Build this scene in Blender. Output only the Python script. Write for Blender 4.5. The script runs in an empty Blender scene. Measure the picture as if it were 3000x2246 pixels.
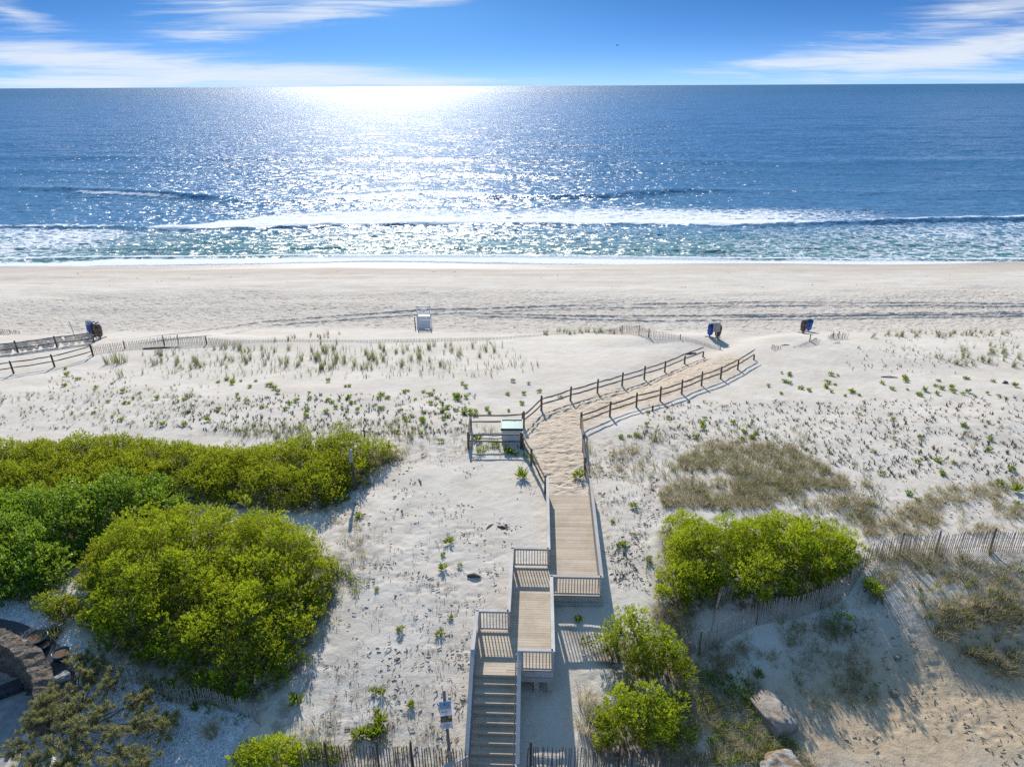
import bpy, math, random
import numpy as np
from mathutils import Vector, Matrix, noise as mnoise
random.seed(7); rng = np.random.default_rng(11)
S = bpy.context.scene; C = S.collection
PI = math.pi

# ------------------------------------------------------------------ camera
PITCH = math.radians(22.9); ROLL = math.radians(0.28); FOC = 2064.0; HC = 20.0
_r0 = Vector((1,0,0)); _u0 = Vector((0,math.sin(PITCH),math.cos(PITCH)))
CF = Vector((0,math.cos(PITCH),-math.sin(PITCH)))
CR = math.cos(ROLL)*_r0 - math.sin(ROLL)*_u0
CU = math.sin(ROLL)*_r0 + math.cos(ROLL)*_u0
cam = bpy.data.cameras.new('camera'); camo = bpy.data.objects.new('camera', cam); C.objects.link(camo)
cam.sensor_width = 36; cam.lens = 36*FOC/3000; cam.clip_end = 120000; cam.clip_start = .1
M = Matrix((CR, CU, -CF)).transposed().to_4x4(); M.translation = (0,0,HC); camo.matrix_world = M
S.camera = camo

def ray(px, py):                      # direction through a point of the survey photograph (3000 x 2246)
    a = (px-1500)/FOC; b = (1123-py)/FOC
    return CF + a*CR + b*CU
def Pz(px, py, z):
    d = ray(px, py); t = (z-HC)/d.z
    return Vector((d.x*t, d.y*t, z))

# ------------------------------------------------------------------ noise
def _hash(ix, iy, seed):
    h = (ix.astype(np.int64)*374761393 + iy.astype(np.int64)*668265263 + seed*1442695041) & 0xffffffff
    h = ((h ^ (h >> 13))*1274126177) & 0xffffffff
    return ((h ^ (h >> 16)) & 0xffff)/65535.0
def vnoise(x, y, seed=0):
    ix = np.floor(x); iy = np.floor(y); fx = x-ix; fy = y-iy
    fx = fx*fx*(3-2*fx); fy = fy*fy*(3-2*fy)
    a = _hash(ix,iy,seed); b = _hash(ix+1,iy,seed); c = _hash(ix,iy+1,seed); d = _hash(ix+1,iy+1,seed)
    return (a+(b-a)*fx)*(1-fy) + (c+(d-c)*fx)*fy
def fbm(x, y, o=4, seed=0):
    s = 0; a = .5; t = 0
    for i in range(o):
        s = s + a*vnoise(x*2**i+17.3*i, y*2**i-9.1*i, seed+i); t += a; a *= .5
    return s/t
def ss(a, b, x):
    t = np.clip((x-a)/(b-a), 0, 1); return t*t*(3-2*t)

# ------------------------------------------------------------------ the lie of the land
SEA = -6.0
PY = [5,14,16,18,20,22,25,28,31,34,40,46,54,60,64,68,72,80,90,100,106,110,118,130,150]
PZ = [-2.6,-2.1,-1.85,-1.5,-1.2,-.9,-.5,-.22,-.06,0,.0,-.3,-.9,-1.5,-2.0,-2.65,-3.1,-3.7,-4.3,-5.0,-5.55,-6.0,-7,-8.6,-11]
ARC_X = [-30,-26,-23.6,-22.4,-21.3,-20.2,-19.2,-18.4]; ARC_Y = [23.7,23.25,22.75,22.5,22.28,21.86,21.28,20.54]
def gauss(x, y, cx, cy, sx, sy): return np.exp(-((x-cx)/sx)**2-((y-cy)/sy)**2)
def Hs(x, y):
    x = np.asarray(x, float); y = np.asarray(y, float)
    yy = y + .8*np.sin(x*.11+1) + .5*np.sin(x*.043)*ss(60,90,y)
    z = np.interp(yy, PY, PZ)
    z = (z + np.interp(yy-1, PY, PZ) + np.interp(yy+1, PY, PZ))/3
    z = z - 1.1*ss(4.5,9,x)*ss(25.2,20.5,y) - .5*ss(-7,-11,x)*ss(23,18,y)
    m = ss(40,50,y)*ss(70,60,y)
    z = z + .55*gauss(x,y,24,58,9,5.5) + .5*gauss(x,y,13.2,61.5,5,2.2) + .45*gauss(x,y,-27,61,7,2.5)
    z = z + m*.5*(fbm(x*.09+5, y*.16, 3, 40)-.5)*ss(5,12,np.abs(x-12))
    # the sunken path through the dune
    pc = np.interp(y, [40,44,48,52,56,60,64], [3.6,5.8,8.6,12.0,15.8,20.0,24.5])
    z = z - .35*np.exp(-((x-pc)/2.4)**2)*ss(42,50,y)*ss(70,62,y)
    t_in = np.minimum(np.interp(x, ARC_X, ARC_Y)-y+.35, -18.05-x)      # hollow of the sunken terrace
    z = z + (np.minimum(z,-2.75)-z)*ss(0,.2,t_in)
    z = z + (fbm(x*.22, y*.22, 3, 3)-.5)*.35*ss(60,40,y)*ss(1.5,5,np.abs(x-np.interp(y,[27,36],[.2,2.6])))*ss(30,34,np.abs(y-0)+6)
    return z
def G(px, py, off=0.0):               # where the sight line through (px, py) meets the land, raised by off
    d = ray(px, py); t0 = 10.0; t1 = None
    ts = np.concatenate([np.linspace(10,60,400), np.linspace(60.2,160,500)])
    x = d.x*ts; y = d.y*ts; z = HC + d.z*ts
    below = np.nonzero(z < Hs(x,y)+off)[0]
    if len(below) == 0:
        p = Pz(px, py, SEA); return p
    k = below[0]; a = ts[max(k-1,0)]; b = ts[k]
    for _ in range(18):
        m = (a+b)/2
        if HC+d.z*m < float(Hs(d.x*m, d.y*m))+off: b = m
        else: a = m
    return Vector((d.x*b, d.y*b, float(Hs(d.x*b, d.y*b))))
def Gmany(px, py):
    px = np.asarray(px,float); py = np.asarray(py,float)
    D = np.array(CF)[None]+((px-1500)/FOC)[:,None]*np.array(CR)[None]+((1123-py)/FOC)[:,None]*np.array(CU)[None]
    t = np.full(len(px), 14.0); hi = np.full(len(px), 170.0); done = np.zeros(len(px), bool); lo = t.copy()
    for s in np.linspace(14,170,330):
        below = HC+D[:,2]*s < Hs(D[:,0]*s, D[:,1]*s)
        new = below & ~done; hi[new] = s; done |= below; lo[~done] = s
    for _ in range(14):
        m = (lo+hi)/2; b = HC+D[:,2]*m < Hs(D[:,0]*m, D[:,1]*m); hi = np.where(b,m,hi); lo = np.where(b,lo,m)
    x = D[:,0]*hi; y = D[:,1]*hi; return np.stack([x,y,Hs(x,y)],1)
def hz(x, y): return float(Hs(x, y))

# ------------------------------------------------------------------ things, parts, meshes
def tag(o, label, cat, group=None):
    o['label'] = label; o['category'] = cat
    if group: o['group'] = group
    return o
def thing(name, label, cat, loc=(0,0,0), rz=0, group=None):
    o = bpy.data.objects.new(name, None); C.objects.link(o); o.location = loc; o.rotation_euler = (0,0,rz)
    return tag(o, label, cat, group)
def kind(o, k, label=None):
    o['kind'] = k
    if label: o['label'] = label
    return o
def copy_tree(o, parent=None):
    c = o.copy(); C.objects.link(c); c.parent = parent
    for ch in [q for q in C.objects if q.parent == o]: copy_tree(ch, c)
    return c
class MB:
    def __init__(s): s.v = []; s.f = []; s.t = []
    def quad_box(s, M, tint=.5):      # unit cube transformed
        b = len(s.v)
        for z in (-.5,.5):
            for y in (-.5,.5):
                for x in (-.5,.5): s.v.append(tuple(M @ Vector((x,y,z))))
        for f in ((0,2,3,1),(4,5,7,6),(0,1,5,4),(2,6,7,3),(0,4,6,2),(1,3,7,5)): s.f.append(tuple(b+i for i in f)); s.t.append(tint)
    def box(s, cx, cy, cz, sx, sy, sz, rz=0, tint=.5):
        s.quad_box(Matrix.Translation((cx,cy,cz)) @ Matrix.Rotation(rz,4,'Z') @ Matrix.Diagonal((sx,sy,sz,1)), tint)
    def beam(s, a, b, w, h, tint=.5, up=Vector((0,0,1))):   # bar from a to b, w across, h tall
        a = Vector(a); b = Vector(b); d = b-a; L = d.length; d.normalize()
        x = d.cross(up)
        if x.length < 1e-4: x = Vector((1,0,0))
        x.normalize(); z = x.cross(d)
        M = Matrix((x*w, d*L, z*h)).transposed().to_4x4(); M.translation = (a+b)/2
        s.quad_box(M, tint)
    def tube(s, pts, rad, n=6, tint=.5, cap=True, wob=0):
        pts = [Vector(p) for p in pts]; rad = rad if hasattr(rad,'__len__') else [rad]*len(pts)
        b = len(s.v)
        for i, p in enumerate(pts):
            d = (pts[min(i+1,len(pts)-1)]-pts[max(i-1,0)]).normalized()
            x = d.cross(Vector((0,0,1)))
            if x.length < 1e-3: x = Vector((1,0,0))
            x.normalize(); y = x.cross(d)
            for k in range(n):
                a = 2*PI*k/n; r = rad[i]*(1+wob*(random.random()-.5))
                s.v.append(tuple(p+(math.cos(a)*x+math.sin(a)*y)*r))
        for i in range(len(pts)-1):
            for k in range(n):
                s.f.append((b+i*n+k, b+i*n+(k+1)%n, b+(i+1)*n+(k+1)%n, b+(i+1)*n+k)); s.t.append(tint)
        if cap:
            s.f.append(tuple(b+k for k in range(n))[::-1]); s.t.append(tint)
            s.f.append(tuple(b+(len(pts)-1)*n+k for k in range(n))); s.t.append(tint)
    def lathe(s, prof, n=14, M=Matrix(), tint=.5, sq=1.0):
        b = len(s.v)
        for r, z in prof:
            for k in range(n):
                a = 2*PI*(k+.5)/n; s.v.append(tuple(M @ Vector((r*math.cos(a), r*math.sin(a)*sq, z))))
        for i in range(len(prof)-1):
            for k in range(n):
                s.f.append((b+i*n+k, b+i*n+(k+1)%n, b+(i+1)*n+(k+1)%n, b+(i+1)*n+k)); s.t.append(tint)
        s.f.append(tuple(b+k for k in range(n))[::-1]); s.t.append(tint)
        s.f.append(tuple(b+(len(prof)-1)*n+k for k in range(n))); s.t.append(tint)
    def build(s, name, mat, parent=None, bevel=0, smooth=False):
        me = bpy.data.meshes.new(name); me.from_pydata(s.v, [], s.f); me.update()
        at = me.attributes.new('tint','FLOAT','FACE'); at.data.foreach_set('value', np.array(s.t, np.float32))
        if smooth: me.polygons.foreach_set('use_smooth', np.ones(len(me.polygons), bool))
        me.materials.append(mat)
        o = bpy.data.objects.new(name, me); C.objects.link(o)
        if parent: o.parent = parent
        if bevel:
            m = o.modifiers.new('bevel','BEVEL'); m.width = bevel; m.segments = 2; m.limit_method = 'ANGLE'
        return o
def arr_mesh(name, v, f, mat, attrs=None, smooth=False, fattr=None):
    v = np.ascontiguousarray(v, np.float32); f = np.ascontiguousarray(f, np.int32)
    me = bpy.data.meshes.new(name); n = f.shape[1]
    me.vertices.add(len(v)); me.vertices.foreach_set('co', v.ravel())
    me.loops.add(f.size); me.loops.foreach_set('vertex_index', f.ravel())
    me.polygons.add(len(f)); me.polygons.foreach_set('loop_start', np.arange(0, f.size, n, dtype=np.int32))
    me.update(calc_edges=True)
    for k, a in (attrs or {}).items():
        at = me.attributes.new(k,'FLOAT','POINT'); at.data.foreach_set('value', np.ascontiguousarray(a, np.float32).ravel())
    for k, a in (fattr or {}).items():
        at = me.attributes.new(k,'FLOAT','FACE'); at.data.foreach_set('value', np.ascontiguousarray(a, np.float32).ravel())
    me.polygons.foreach_set('use_smooth', np.full(len(f), smooth))
    if mat: me.materials.append(mat)
    return me
def link(name, me, parent=None):
    o = bpy.data.objects.new(name, me); C.objects.link(o)
    if parent: o.parent = parent
    return o

# ------------------------------------------------------------------ materials
class NT:
    def __init__(s, name=None, tree=None):
        if tree is None:
            s.m = bpy.data.materials.new(name); s.m.use_nodes = True; tree = s.m.node_tree; tree.nodes.clear()
            s.out = tree.nodes.new('ShaderNodeOutputMaterial')
        s.t = tree
    def n(s, typ, ins=None, **kw):
        nd = s.t.nodes.new(typ)
        for k, v in kw.items(): setattr(nd, k, v)
        for k, v in (ins or {}).items():
            sock = nd.inputs[k]
            if isinstance(v, bpy.types.NodeSocket): s.t.links.new(v, sock)
            elif isinstance(v, bpy.types.Node): s.t.links.new(v.outputs[0], sock)
            else: sock.default_value = v
        return nd
    def math(s, op, a, b=0.0, c=None, clamp=False):
        ins = {0:a, 1:b}
        if c is not None: ins[2] = c
        return s.n('ShaderNodeMath', ins, operation=op, use_clamp=clamp).outputs[0]
    def vm(s, op, a, b=(0,0,0)): return s.n('ShaderNodeVectorMath', {0:a, 1:b}, operation=op).outputs[0]
    def mix(s, f, a, b, blend='MIX'):
        nd = s.n('ShaderNodeMix', data_type='RGBA', blend_type=blend)
        for k, v in ((0,f),(6,a),(7,b)):
            if isinstance(v, bpy.types.NodeSocket): s.t.links.new(v, nd.inputs[k])
            else: nd.inputs[k].default_value = (*v,1) if isinstance(v, tuple) and len(v)==3 else v
        return nd.outputs[2]
    def noise(s, vec, scale, detail=3, rough=.55, out=0, **kw):
        return s.n('ShaderNodeTexNoise', {'Vector':vec,'Scale':scale,'Detail':detail,'Roughness':rough}, **kw).outputs[out]
    def ramp(s, f, a, b, lo=0.0, hi=1.0):
        return s.n('ShaderNodeMapRange', {0:f,1:a,2:b,3:lo,4:hi}, interpolation_type='SMOOTHSTEP').outputs[0]
    def attr(s, name): return s.n('ShaderNodeAttribute', attribute_name=name).outputs['Fac']
    def pos(s): return s.n('ShaderNodeNewGeometry').outputs['Position']
    def bump(s, h, strength=.5, dist=.02, normal=None):
        ins = {'Height':h,'Strength':strength,'Distance':dist}
        if normal is not None: ins['Normal'] = normal
        return s.n('ShaderNodeBump', ins).outputs[0]
    def pbr(s, col, rough=.7, normal=None, spec=.5, **kw):
        ins = {'Base Color':col if not isinstance(col, tuple) else (*col,1), 'Roughness':rough, 'Specular IOR Level':spec}
        if normal is not None: ins['Normal'] = normal
        ins.update(kw); return s.n('ShaderNodeBsdfPrincipled', ins)
    def done(s, sh):
        s.t.links.new(sh.outputs[0] if isinstance(sh, bpy.types.Node) else sh, s.out.inputs[0]); return s.m

def mat_wood(name, c1, c2, sc=6, rough=.85, tintamt=.5):
    k = NT(name); oc = k.n('ShaderNodeTexCoord').outputs['Object']
    nz = k.noise(oc, sc, 5, .65); st = k.noise(k.vm('MULTIPLY', k.pos(), (9,9,2.0)), 3, 3)
    ti = k.attr('tint'); rnd = k.n('ShaderNodeObjectInfo').outputs['Random']
    f = k.math('ADD', k.math('MULTIPLY', nz, .45), k.math('ADD', k.math('MULTIPLY', ti, tintamt), k.math('MULTIPLY', rnd, .25)), clamp=True)
    col = k.mix(f, c1, c2); col = k.mix(k.math('MULTIPLY', k.ramp(k.noise(k.pos(), .9, 5, .7), .42, .68), .45), col, tuple(x*.8 for x in c1)); col = k.mix(k.math('MULTIPLY', k.ramp(st, .55, .75), .5), col, tuple(x*.55 for x in c1))
    return k.done(k.pbr(col, rough, k.bump(nz, .3, .01), .25))
def mat_plain(name, c, rough=.5, var=.15, spec=.4, sc=7):
    k = NT(name); oc = k.n('ShaderNodeTexCoord').outputs['Object']
    nz = k.noise(oc, sc, 4, .6)
    col = k.mix(k.ramp(nz,.35,.7), tuple(x*(1-var) for x in c), tuple(min(1,x*(1+var)) for x in c))
    return k.done(k.pbr(col, rough, k.bump(nz,.1,.01), spec))
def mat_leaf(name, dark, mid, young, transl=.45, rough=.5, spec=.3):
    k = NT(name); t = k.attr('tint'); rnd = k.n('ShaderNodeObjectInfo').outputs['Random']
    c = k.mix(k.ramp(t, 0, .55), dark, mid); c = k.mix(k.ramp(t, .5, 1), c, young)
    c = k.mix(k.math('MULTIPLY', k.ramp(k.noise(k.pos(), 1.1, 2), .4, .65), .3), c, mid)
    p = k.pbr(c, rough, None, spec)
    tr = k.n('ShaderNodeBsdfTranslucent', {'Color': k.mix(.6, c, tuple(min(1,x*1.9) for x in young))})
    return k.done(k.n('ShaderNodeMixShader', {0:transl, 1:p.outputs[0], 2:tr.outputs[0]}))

W_DECK = mat_wood('deck_wood', (.40,.315,.225), (.62,.52,.40), 5)
W_RAIL = mat_wood('rail_wood', (.38,.345,.305), (.66,.62,.575), 5)
W_FENCE = mat_wood('fence_wood', (.10,.075,.055), (.27,.22,.17), 7)
W_PICKET = mat_wood('picket_wood', (.24,.20,.16), (.52,.45,.38), 7)
W_PICKET_RED = mat_wood('picket_red_wood', (.28,.21,.16), (.50,.40,.31), 7)
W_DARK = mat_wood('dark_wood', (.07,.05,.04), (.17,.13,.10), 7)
M_WIRE = mat_plain('wire', (.22,.20,.19), .5)
M_WHITE = mat_plain('white_paint', (.78,.78,.77), .45, .05)
M_GREEN = mat_plain('green_lid', (.20,.38,.32), .4, .08)
M_GREEN_D = mat_plain('green_trim', (.035,.10,.08), .5, .1)
M_BLUE = mat_plain('blue_plastic', (.01,.14,.55), .35, .12)
M_BLUE_D = mat_plain('dark_blue_plastic', (.015,.07,.24), .4, .12)
M_BROWN = mat_plain('brown_plastic', (.13,.085,.075), .5, .15)
M_BLACK = mat_plain('black_plastic', (.02,.018,.018), .5, .2)
M_GREY = mat_plain('grey_panel', (.42,.40,.38), .5, .06)
M_STEEL = mat_plain('galvanised_steel', (.20,.22,.24), .45, .1)
M_NET = mat_plain('grey_fabric', (.30,.30,.30), .9, .15)
k = NT('open_weave_fabric'); M_NET = k.done(k.n('ShaderNodeMixShader', {0:k.ramp(k.noise(k.pos(),1.1,4,.6),.35,.65,.35,.7), 1:k.n('ShaderNodeBsdfTransparent').outputs[0], 2:k.pbr((.36,.35,.34),.9).outputs[0]}))
M_GLAZE = mat_plain('blue_glaze', (.02,.055,.10), .2, .3)
M_SOIL = mat_plain('potting_soil', (.16,.10,.065), .95, .3, .1, 30)
L_BAY = mat_leaf('bayberry_leaf', (.020,.052,.009), (.10,.21,.014), (.54,.64,.03), .38, .7, .12)
L_OLIVE = mat_leaf('olive_leaf', (.030,.062,.012), (.115,.18,.016), (.46,.48,.028), .38, .7, .12)
L_GLOSSY = mat_leaf('glossy_leaf', (.024,.062,.012), (.085,.18,.018), (.34,.46,.035), .38, .34, .5)
L_PLANT = mat_leaf('plant_leaf', (.04,.09,.012), (.12,.20,.018), (.28,.34,.03), .42, .6, .2)
L_GRASS = mat_leaf('beach_grass_blade', (.045,.065,.02), (.10,.13,.035), (.24,.24,.09), .4, .6, .15)
L_DRY = mat_leaf('dry_grass_blade', (.15,.125,.075), (.31,.27,.15), (.54,.47,.31), .4, .7, .12)
L_SPRIG = mat_leaf('sprig_blade', (.035,.03,.02), (.07,.065,.035), (.13,.125,.05), .2)
L_PINE = mat_leaf('pine_needle', (.06,.08,.028), (.17,.185,.07), (.44,.41,.17), .3, .6, .2)
L_TWIGS = mat_leaf('dry_stem', (.12,.085,.06), (.20,.15,.11), (.32,.26,.19), .15, .8, .1)
M_TWIG = mat_plain('twig_bark', (.11,.09,.075), .9, .3)
# ------------------------------------------------------------------ light and colour settings
SUN_STRENGTH = 4.75; SKY_STRENGTH = .065; EXPOSURE = 0.22
SKY_TINT = (.38,.98,1.62); CLOUD_COL = (11.,11.8,12.8)
SAND_A = (.60,.53,.445); SAND_B = (.66,.60,.52); SAND_C = (.54,.465,.38)
DEEP_A = (.03,.12,.225); DEEP_B = (.045,.155,.275)
WAVE1 = (1.7,.95,0); WAVE2 = (1.6,.85,0); WAVE3 = (.35,.5,0)
CLOUDS = [ # px, py, half width px, half height px, slope, weight
 (100,165,420,44,-.10,.86),(550,200,420,36,-.10,.88),(1000,212,330,26,-.06,.84),(1350,238,330,10,0,.8),(150,245,500,22,0,.95),
 (620,22,210,26,.02,.85),(900,35,330,30,.14,.95),(1250,8,180,14,.1,.6),(40,40,110,28,-.25,.85),(560,108,130,12,0,.6),
 (2650,175,430,36,.05,1.0),(2950,120,330,34,.2,.95),(2850,38,330,36,.18,.95),(2250,190,200,14,.05,.75),(2900,225,400,12,0,.7)]
HAZE_COL = (6.6,9.9,14.5); SKY_GAIN = 3.6
# ------------------------------------------------------------------ light and sky
SUN_EL = math.radians(32); SUN_AZ = math.radians(-8.5)     # azimuth from +Y towards +X
sl = bpy.data.lights.new('sun','SUN'); sl.energy = SUN_STRENGTH; sl.angle = math.radians(.53); sl.color = (1,.95,.87)
so = bpy.data.objects.new('sun', sl); C.objects.link(so)
sdir = Vector((math.sin(SUN_AZ)*math.cos(SUN_EL), math.cos(SUN_AZ)*math.cos(SUN_EL), math.sin(SUN_EL)))
so.rotation_euler = sdir.to_track_quat('Z','Y').to_euler(); so.location = sdir*200
W = bpy.data.worlds.new('World'); S.world = W; W.use_nodes = True
k = NT(tree=W.node_tree); W.node_tree.nodes.clear()
d = k.n('ShaderNodeTexCoord').outputs['Generated']
sep = k.n('ShaderNodeSeparateXYZ', {0:d}); X, Y, Z = sep.outputs
# thin clear air: the sky is looked up a little higher than it stands, which keeps the horizon blue
zz = k.math('ADD', k.math('MULTIPLY', k.math('MAXIMUM', Z, 0.0), 6.0), .085)
dv = k.n('ShaderNodeCombineXYZ', {0:X, 1:Y, 2:zz}).outputs[0]
dv = k.n('ShaderNodeVectorMath', {0:dv}, operation='NORMALIZE').outputs[0]
sky = k.n('ShaderNodeTexSky', {'Vector':dv}, sky_type='NISHITA', sun_disc=False, sun_elevation=SUN_EL, sun_rotation=SUN_AZ, altitude=0, air_density=1.0, dust_density=.15, ozone_density=2.2).outputs[0]
sky = k.mix(1.0, sky, SKY_TINT, 'MULTIPLY')
sky = k.mix(k.math('MULTIPLY', k.math('EXPONENT', k.math('MULTIPLY', k.math('MAXIMUM', Z, 0.0), -34.0)), .82), sky, HAZE_COL)   # milky air low over the water
gain = k.ramp(Z, .10, .55, 1.0, SKY_GAIN)
sky = k.mix(1.0, sky, k.n('ShaderNodeCombineXYZ', {0:k.math('MULTIPLY',gain,k.ramp(Z,.1,.5,1,2.35)),1:k.math('MULTIPLY',gain,k.ramp(Z,.1,.5,1,1.05)),2:k.math('MULTIPLY',gain,k.ramp(Z,.1,.5,1,.60))}).outputs[0], 'MULTIPLY')
a = k.math('DIVIDE', X, k.math('MAXIMUM', Y, .05)); e = k.math('DIVIDE', Z, k.math('MAXIMUM', Y, .05))
def lump(a0, e0, sa, se, tilt, amp):
    da = k.math('SUBTRACT', a, a0)
    de = k.math('SUBTRACT', k.math('SUBTRACT', e, e0), k.math('MULTIPLY', da, tilt))
    q = k.math('ADD', k.math('POWER', k.math('ABSOLUTE', k.math('DIVIDE', da, sa)), 2.0), k.math('POWER', k.math('ABSOLUTE', k.math('DIVIDE', de, se)), 2.0))
    return k.math('MULTIPLY', k.math('EXPONENT', k.math('MULTIPLY', q, -1.0)), amp)
def ae(px, py):
    r = ray(px, py); return r.x/r.y, r.z/r.y
tot = None
for (px, py, wx, wy, slope, amp) in CLOUDS:
    a0, e0 = ae(px, py)
    L = lump(a0, e0, wx/(FOC*1.09), wy/(FOC*1.09)*1.15, slope, amp)
    tot = L if tot is None else k.math('ADD', tot, L)
vec = k.n('ShaderNodeCombineXYZ', {0:k.math('ADD', a, k.math('MULTIPLY', e, 1.2)), 1:k.math('MULTIPLY', e, 9.0), 2:0.0}).outputs[0]
warp = k.noise(vec, 3.0, 3, .5, 1)
vec2 = k.vm('ADD', vec, k.vm('MULTIPLY', k.vm('SUBTRACT', warp, (.5,.5,.5)), (.5,.22,0)))
n1 = k.noise(k.vm('MULTIPLY', vec2, (1,1.3,1)), 4.2, 7, .6)
n2 = k.noise(k.vm('MULTIPLY', vec2, (1,2.4,1)), 8.0, 8, .68)
nn = k.math('ADD', k.math('MULTIPLY', n1, 1.25), k.math('SUBTRACT', k.math('MULTIPLY', n2, 1.0), .62))
cf = k.ramp(k.math('ADD', nn, k.math('MULTIPLY', k.math('SUBTRACT', tot, .62), .50)), .22, 1.0)
cf = k.math('MULTIPLY', cf, k.ramp(tot, .02, .30))
col = k.mix(k.math('MULTIPLY', cf, .86), sky, CLOUD_COL)
bg = k.n('ShaderNodeBackground', {'Color':col, 'Strength':SKY_STRENGTH})
wo = k.n('ShaderNodeOutputWorld'); W.node_tree.links.new(bg.outputs[0], wo.inputs[0])

# ------------------------------------------------------------------ sand
def line(pts, off=0.0): return [G(px, py, off) for px, py in pts]
def yx(pts):  # as a function of x
    q = sorted((p.x, p.y) for p in line(pts)); return np.array(q).T
PATH_L = line([(1610,1449),(1556,1362),(1540,1300),(1535,1250),(1586,1202),(1671,1174),(1750,1151),(1822,1130),(1887,1110),(1947,1090),(2005,1065),(2059,1042)])
PATH_R = line([(1729,1449),(1713,1389),(1708,1320),(1704,1253),(1786,1220),(1864,1193),(1934,1174),(1997,1153),(2055,1129),(2111,1109),(2161,1083),(2208,1050)])
TRACKS = [
 [(300,1010),(542,976),(768,944),(1000,925),(1221,911),(1343,906),(1588,897),(2000,889),(2452,883),(2723,888),(3000,892)],
 [(360,1014),(600,986),(800,953),(1000,938),(1221,923),(1560,908),(2000,900),(2452,894),(3000,899)],
 [(1260,917),(1343,917),(1588,924),(1814,928),(2135,925),(2452,921),(3000,915)],
 [(1330,926),(1542,930),(1904,942),(2362,936),(3000,927)],
 [(2100,931),(2452,927),(2800,922),(3000,921)]]
def poly_mask(x, y, poly, soft):
    """signed distance (positive inside) to a polygon given as [(x, y)], then softened to 0..1"""
    P = np.array(poly, float); n = len(P); inside = np.zeros(x.shape, bool); dm = np.full(x.shape, 1e9)
    for i in range(n):
        ax, ay = P[i]; bx, by = P[(i+1)%n]
        c = (ay > y) != (by > y)
        with np.errstate(divide='ignore', invalid='ignore'):
            xc = (bx-ax)*(y-ay)/(by-ay+1e-12)+ax
        inside ^= c & (x < xc)
        dx, dy = bx-ax, by-ay; t = np.clip(((x-ax)*dx+(y-ay)*dy)/(dx*dx+dy*dy+1e-12),0,1)
        dm = np.minimum(dm, np.hypot(x-ax-t*dx, y-ay-t*dy))
    return np.where(inside, dm, -dm)
def wpoly(pts, off=0.0): return [(p.x, p.y) for p in line(pts, off)]
PATH_POLY = [(p.x,p.y) for p in PATH_L] + [(p.x,p.y) for p in PATH_R[::-1]]
LITTER = [wpoly(q) for q in (
  [(560,1270),(800,1255),(1250,1260),(1370,1240),(1380,1330),(1300,1340),(1200,1360),(1100,1400),(1050,1480),(960,1470),(900,1300)],
  [(950,1500),(1060,1480),(1090,1640),(1010,1760),(980,1700)],
  [(1720,1290),(1900,1260),(2150,1280),(2350,1310),(2480,1420),(2560,1540),(2450,1500),(2000,1500),(1880,1440)],
  [(2560,1590),(2650,1580),(3000,1590),(3000,2000),(2850,1960),(2700,1820),(2560,1760)],
  [(2010,1880),(2180,1880),(2330,2100),(2450,2246),(1900,2246),(1960,2080)],
  [(900,1980),(1000,1960),(1330,2150),(1340,2246),(800,2246),(760,2100)])]
TAN = wpoly([(2250,2060),(2330,1930),(2560,1850),(2750,1760),(3200,1700),(3200,2300),(2350,2300)])
def detail(x, y, z):
    """fine relief and colour masks of the sand"""
    dist = poly_mask(x, y, PATH_POLY, 1); path = ss(-.8, .9, dist + (fbm(x*.7,y*.7,4,8)-.5)*1.6)*ss(66,50,y)
    edge = y + 2.2*(fbm(x*.06, y*.03, 3, 61)-.5) + 1.6*np.sin(x*.06)
    beach = ss(64, 67.5, edge)*ss(91, 82, edge + 7*(fbm(x*.05, y*.12, 3, 77)-.5))
    trod = np.clip(beach + path, 0, 1)
    near = ss(34,30,y)*.30
    wet = ss(95,107.5,y + 3*(fbm(x*.04, y*.1, 3, 5)-.5))
    smooth = ss(88,94,edge)
    h = (fbm(x*.55, y*.7, 4, 21)-.5)*.09*(1-smooth*.8) + (fbm(x*2.2, y*2.6, 3, 22)-.5)*.035*(1-smooth)
    h = h + (fbm(x*.08, y*.25, 3, 90)-.5)*.5*ss(72,80,y)*ss(108,98,y)
    # footprints: oval dents, dense where people walk, sparse elsewhere
    f1 = vnoise(x*2.9+.4*vnoise(x*3,y*3,4), y*4.2, 31); f2 = vnoise(x*2.0+7, y*3.0+3, 32)
    dent = ss(.56,.80,f1)*.085 + ss(.55,.85,f2)*.06
    h = h - dent*np.clip(path*.8+beach*1.0 + near*ss(.5,.62,fbm(x*.35,y*.35,3,44)), 0, 2.2)
    tr = np.zeros_like(x)
    for i, t in enumerate(TRACKS):
        q = yx(t); yc = np.interp(x, q[0], q[1], left=-999, right=q[1][-1])
        yc = yc + (.05*np.sin(x*.4+i) + .05*(vnoise(x*.5, y*0+i*3.1, 70+i)-.5))
        dd = np.abs(y-yc); w = .23
        fade = ss(q[0][0], q[0][0]+4, x)*(.7+.3*ss(.3,.55,vnoise(x*.22, y*0+i, 75)))
        g = np.exp(-(dd/w)**4); h = h*(1-g*fade*.7) + fade*(-.24*g + .09*np.exp(-((dd-.5)/.15)**2))
        tr = np.maximum(tr, g*fade)
    lit = np.zeros_like(x)
    for q in LITTER: lit = np.maximum(lit, ss(-1.2,.6,poly_mask(x,y,q,1)))
    tan = ss(-1.5,1.5,poly_mask(x,y,TAN,1) + 2*(fbm(x*.5,y*.5,3,15)-.5))
    return h, dict(path=path, wet=wet, trod=np.clip(trod+near*.4,0,1), litter=lit, tan=tan, smooth=smooth)
ys = [4.0]
while ys[-1] < 150:
    y = ys[-1]; ys.append(y + (.5 if y < 13 else max(.05, min(.17, .00105*y*y*.06+.03)) if y < 118 else 2.0))
ys = np.array(ys)
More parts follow.
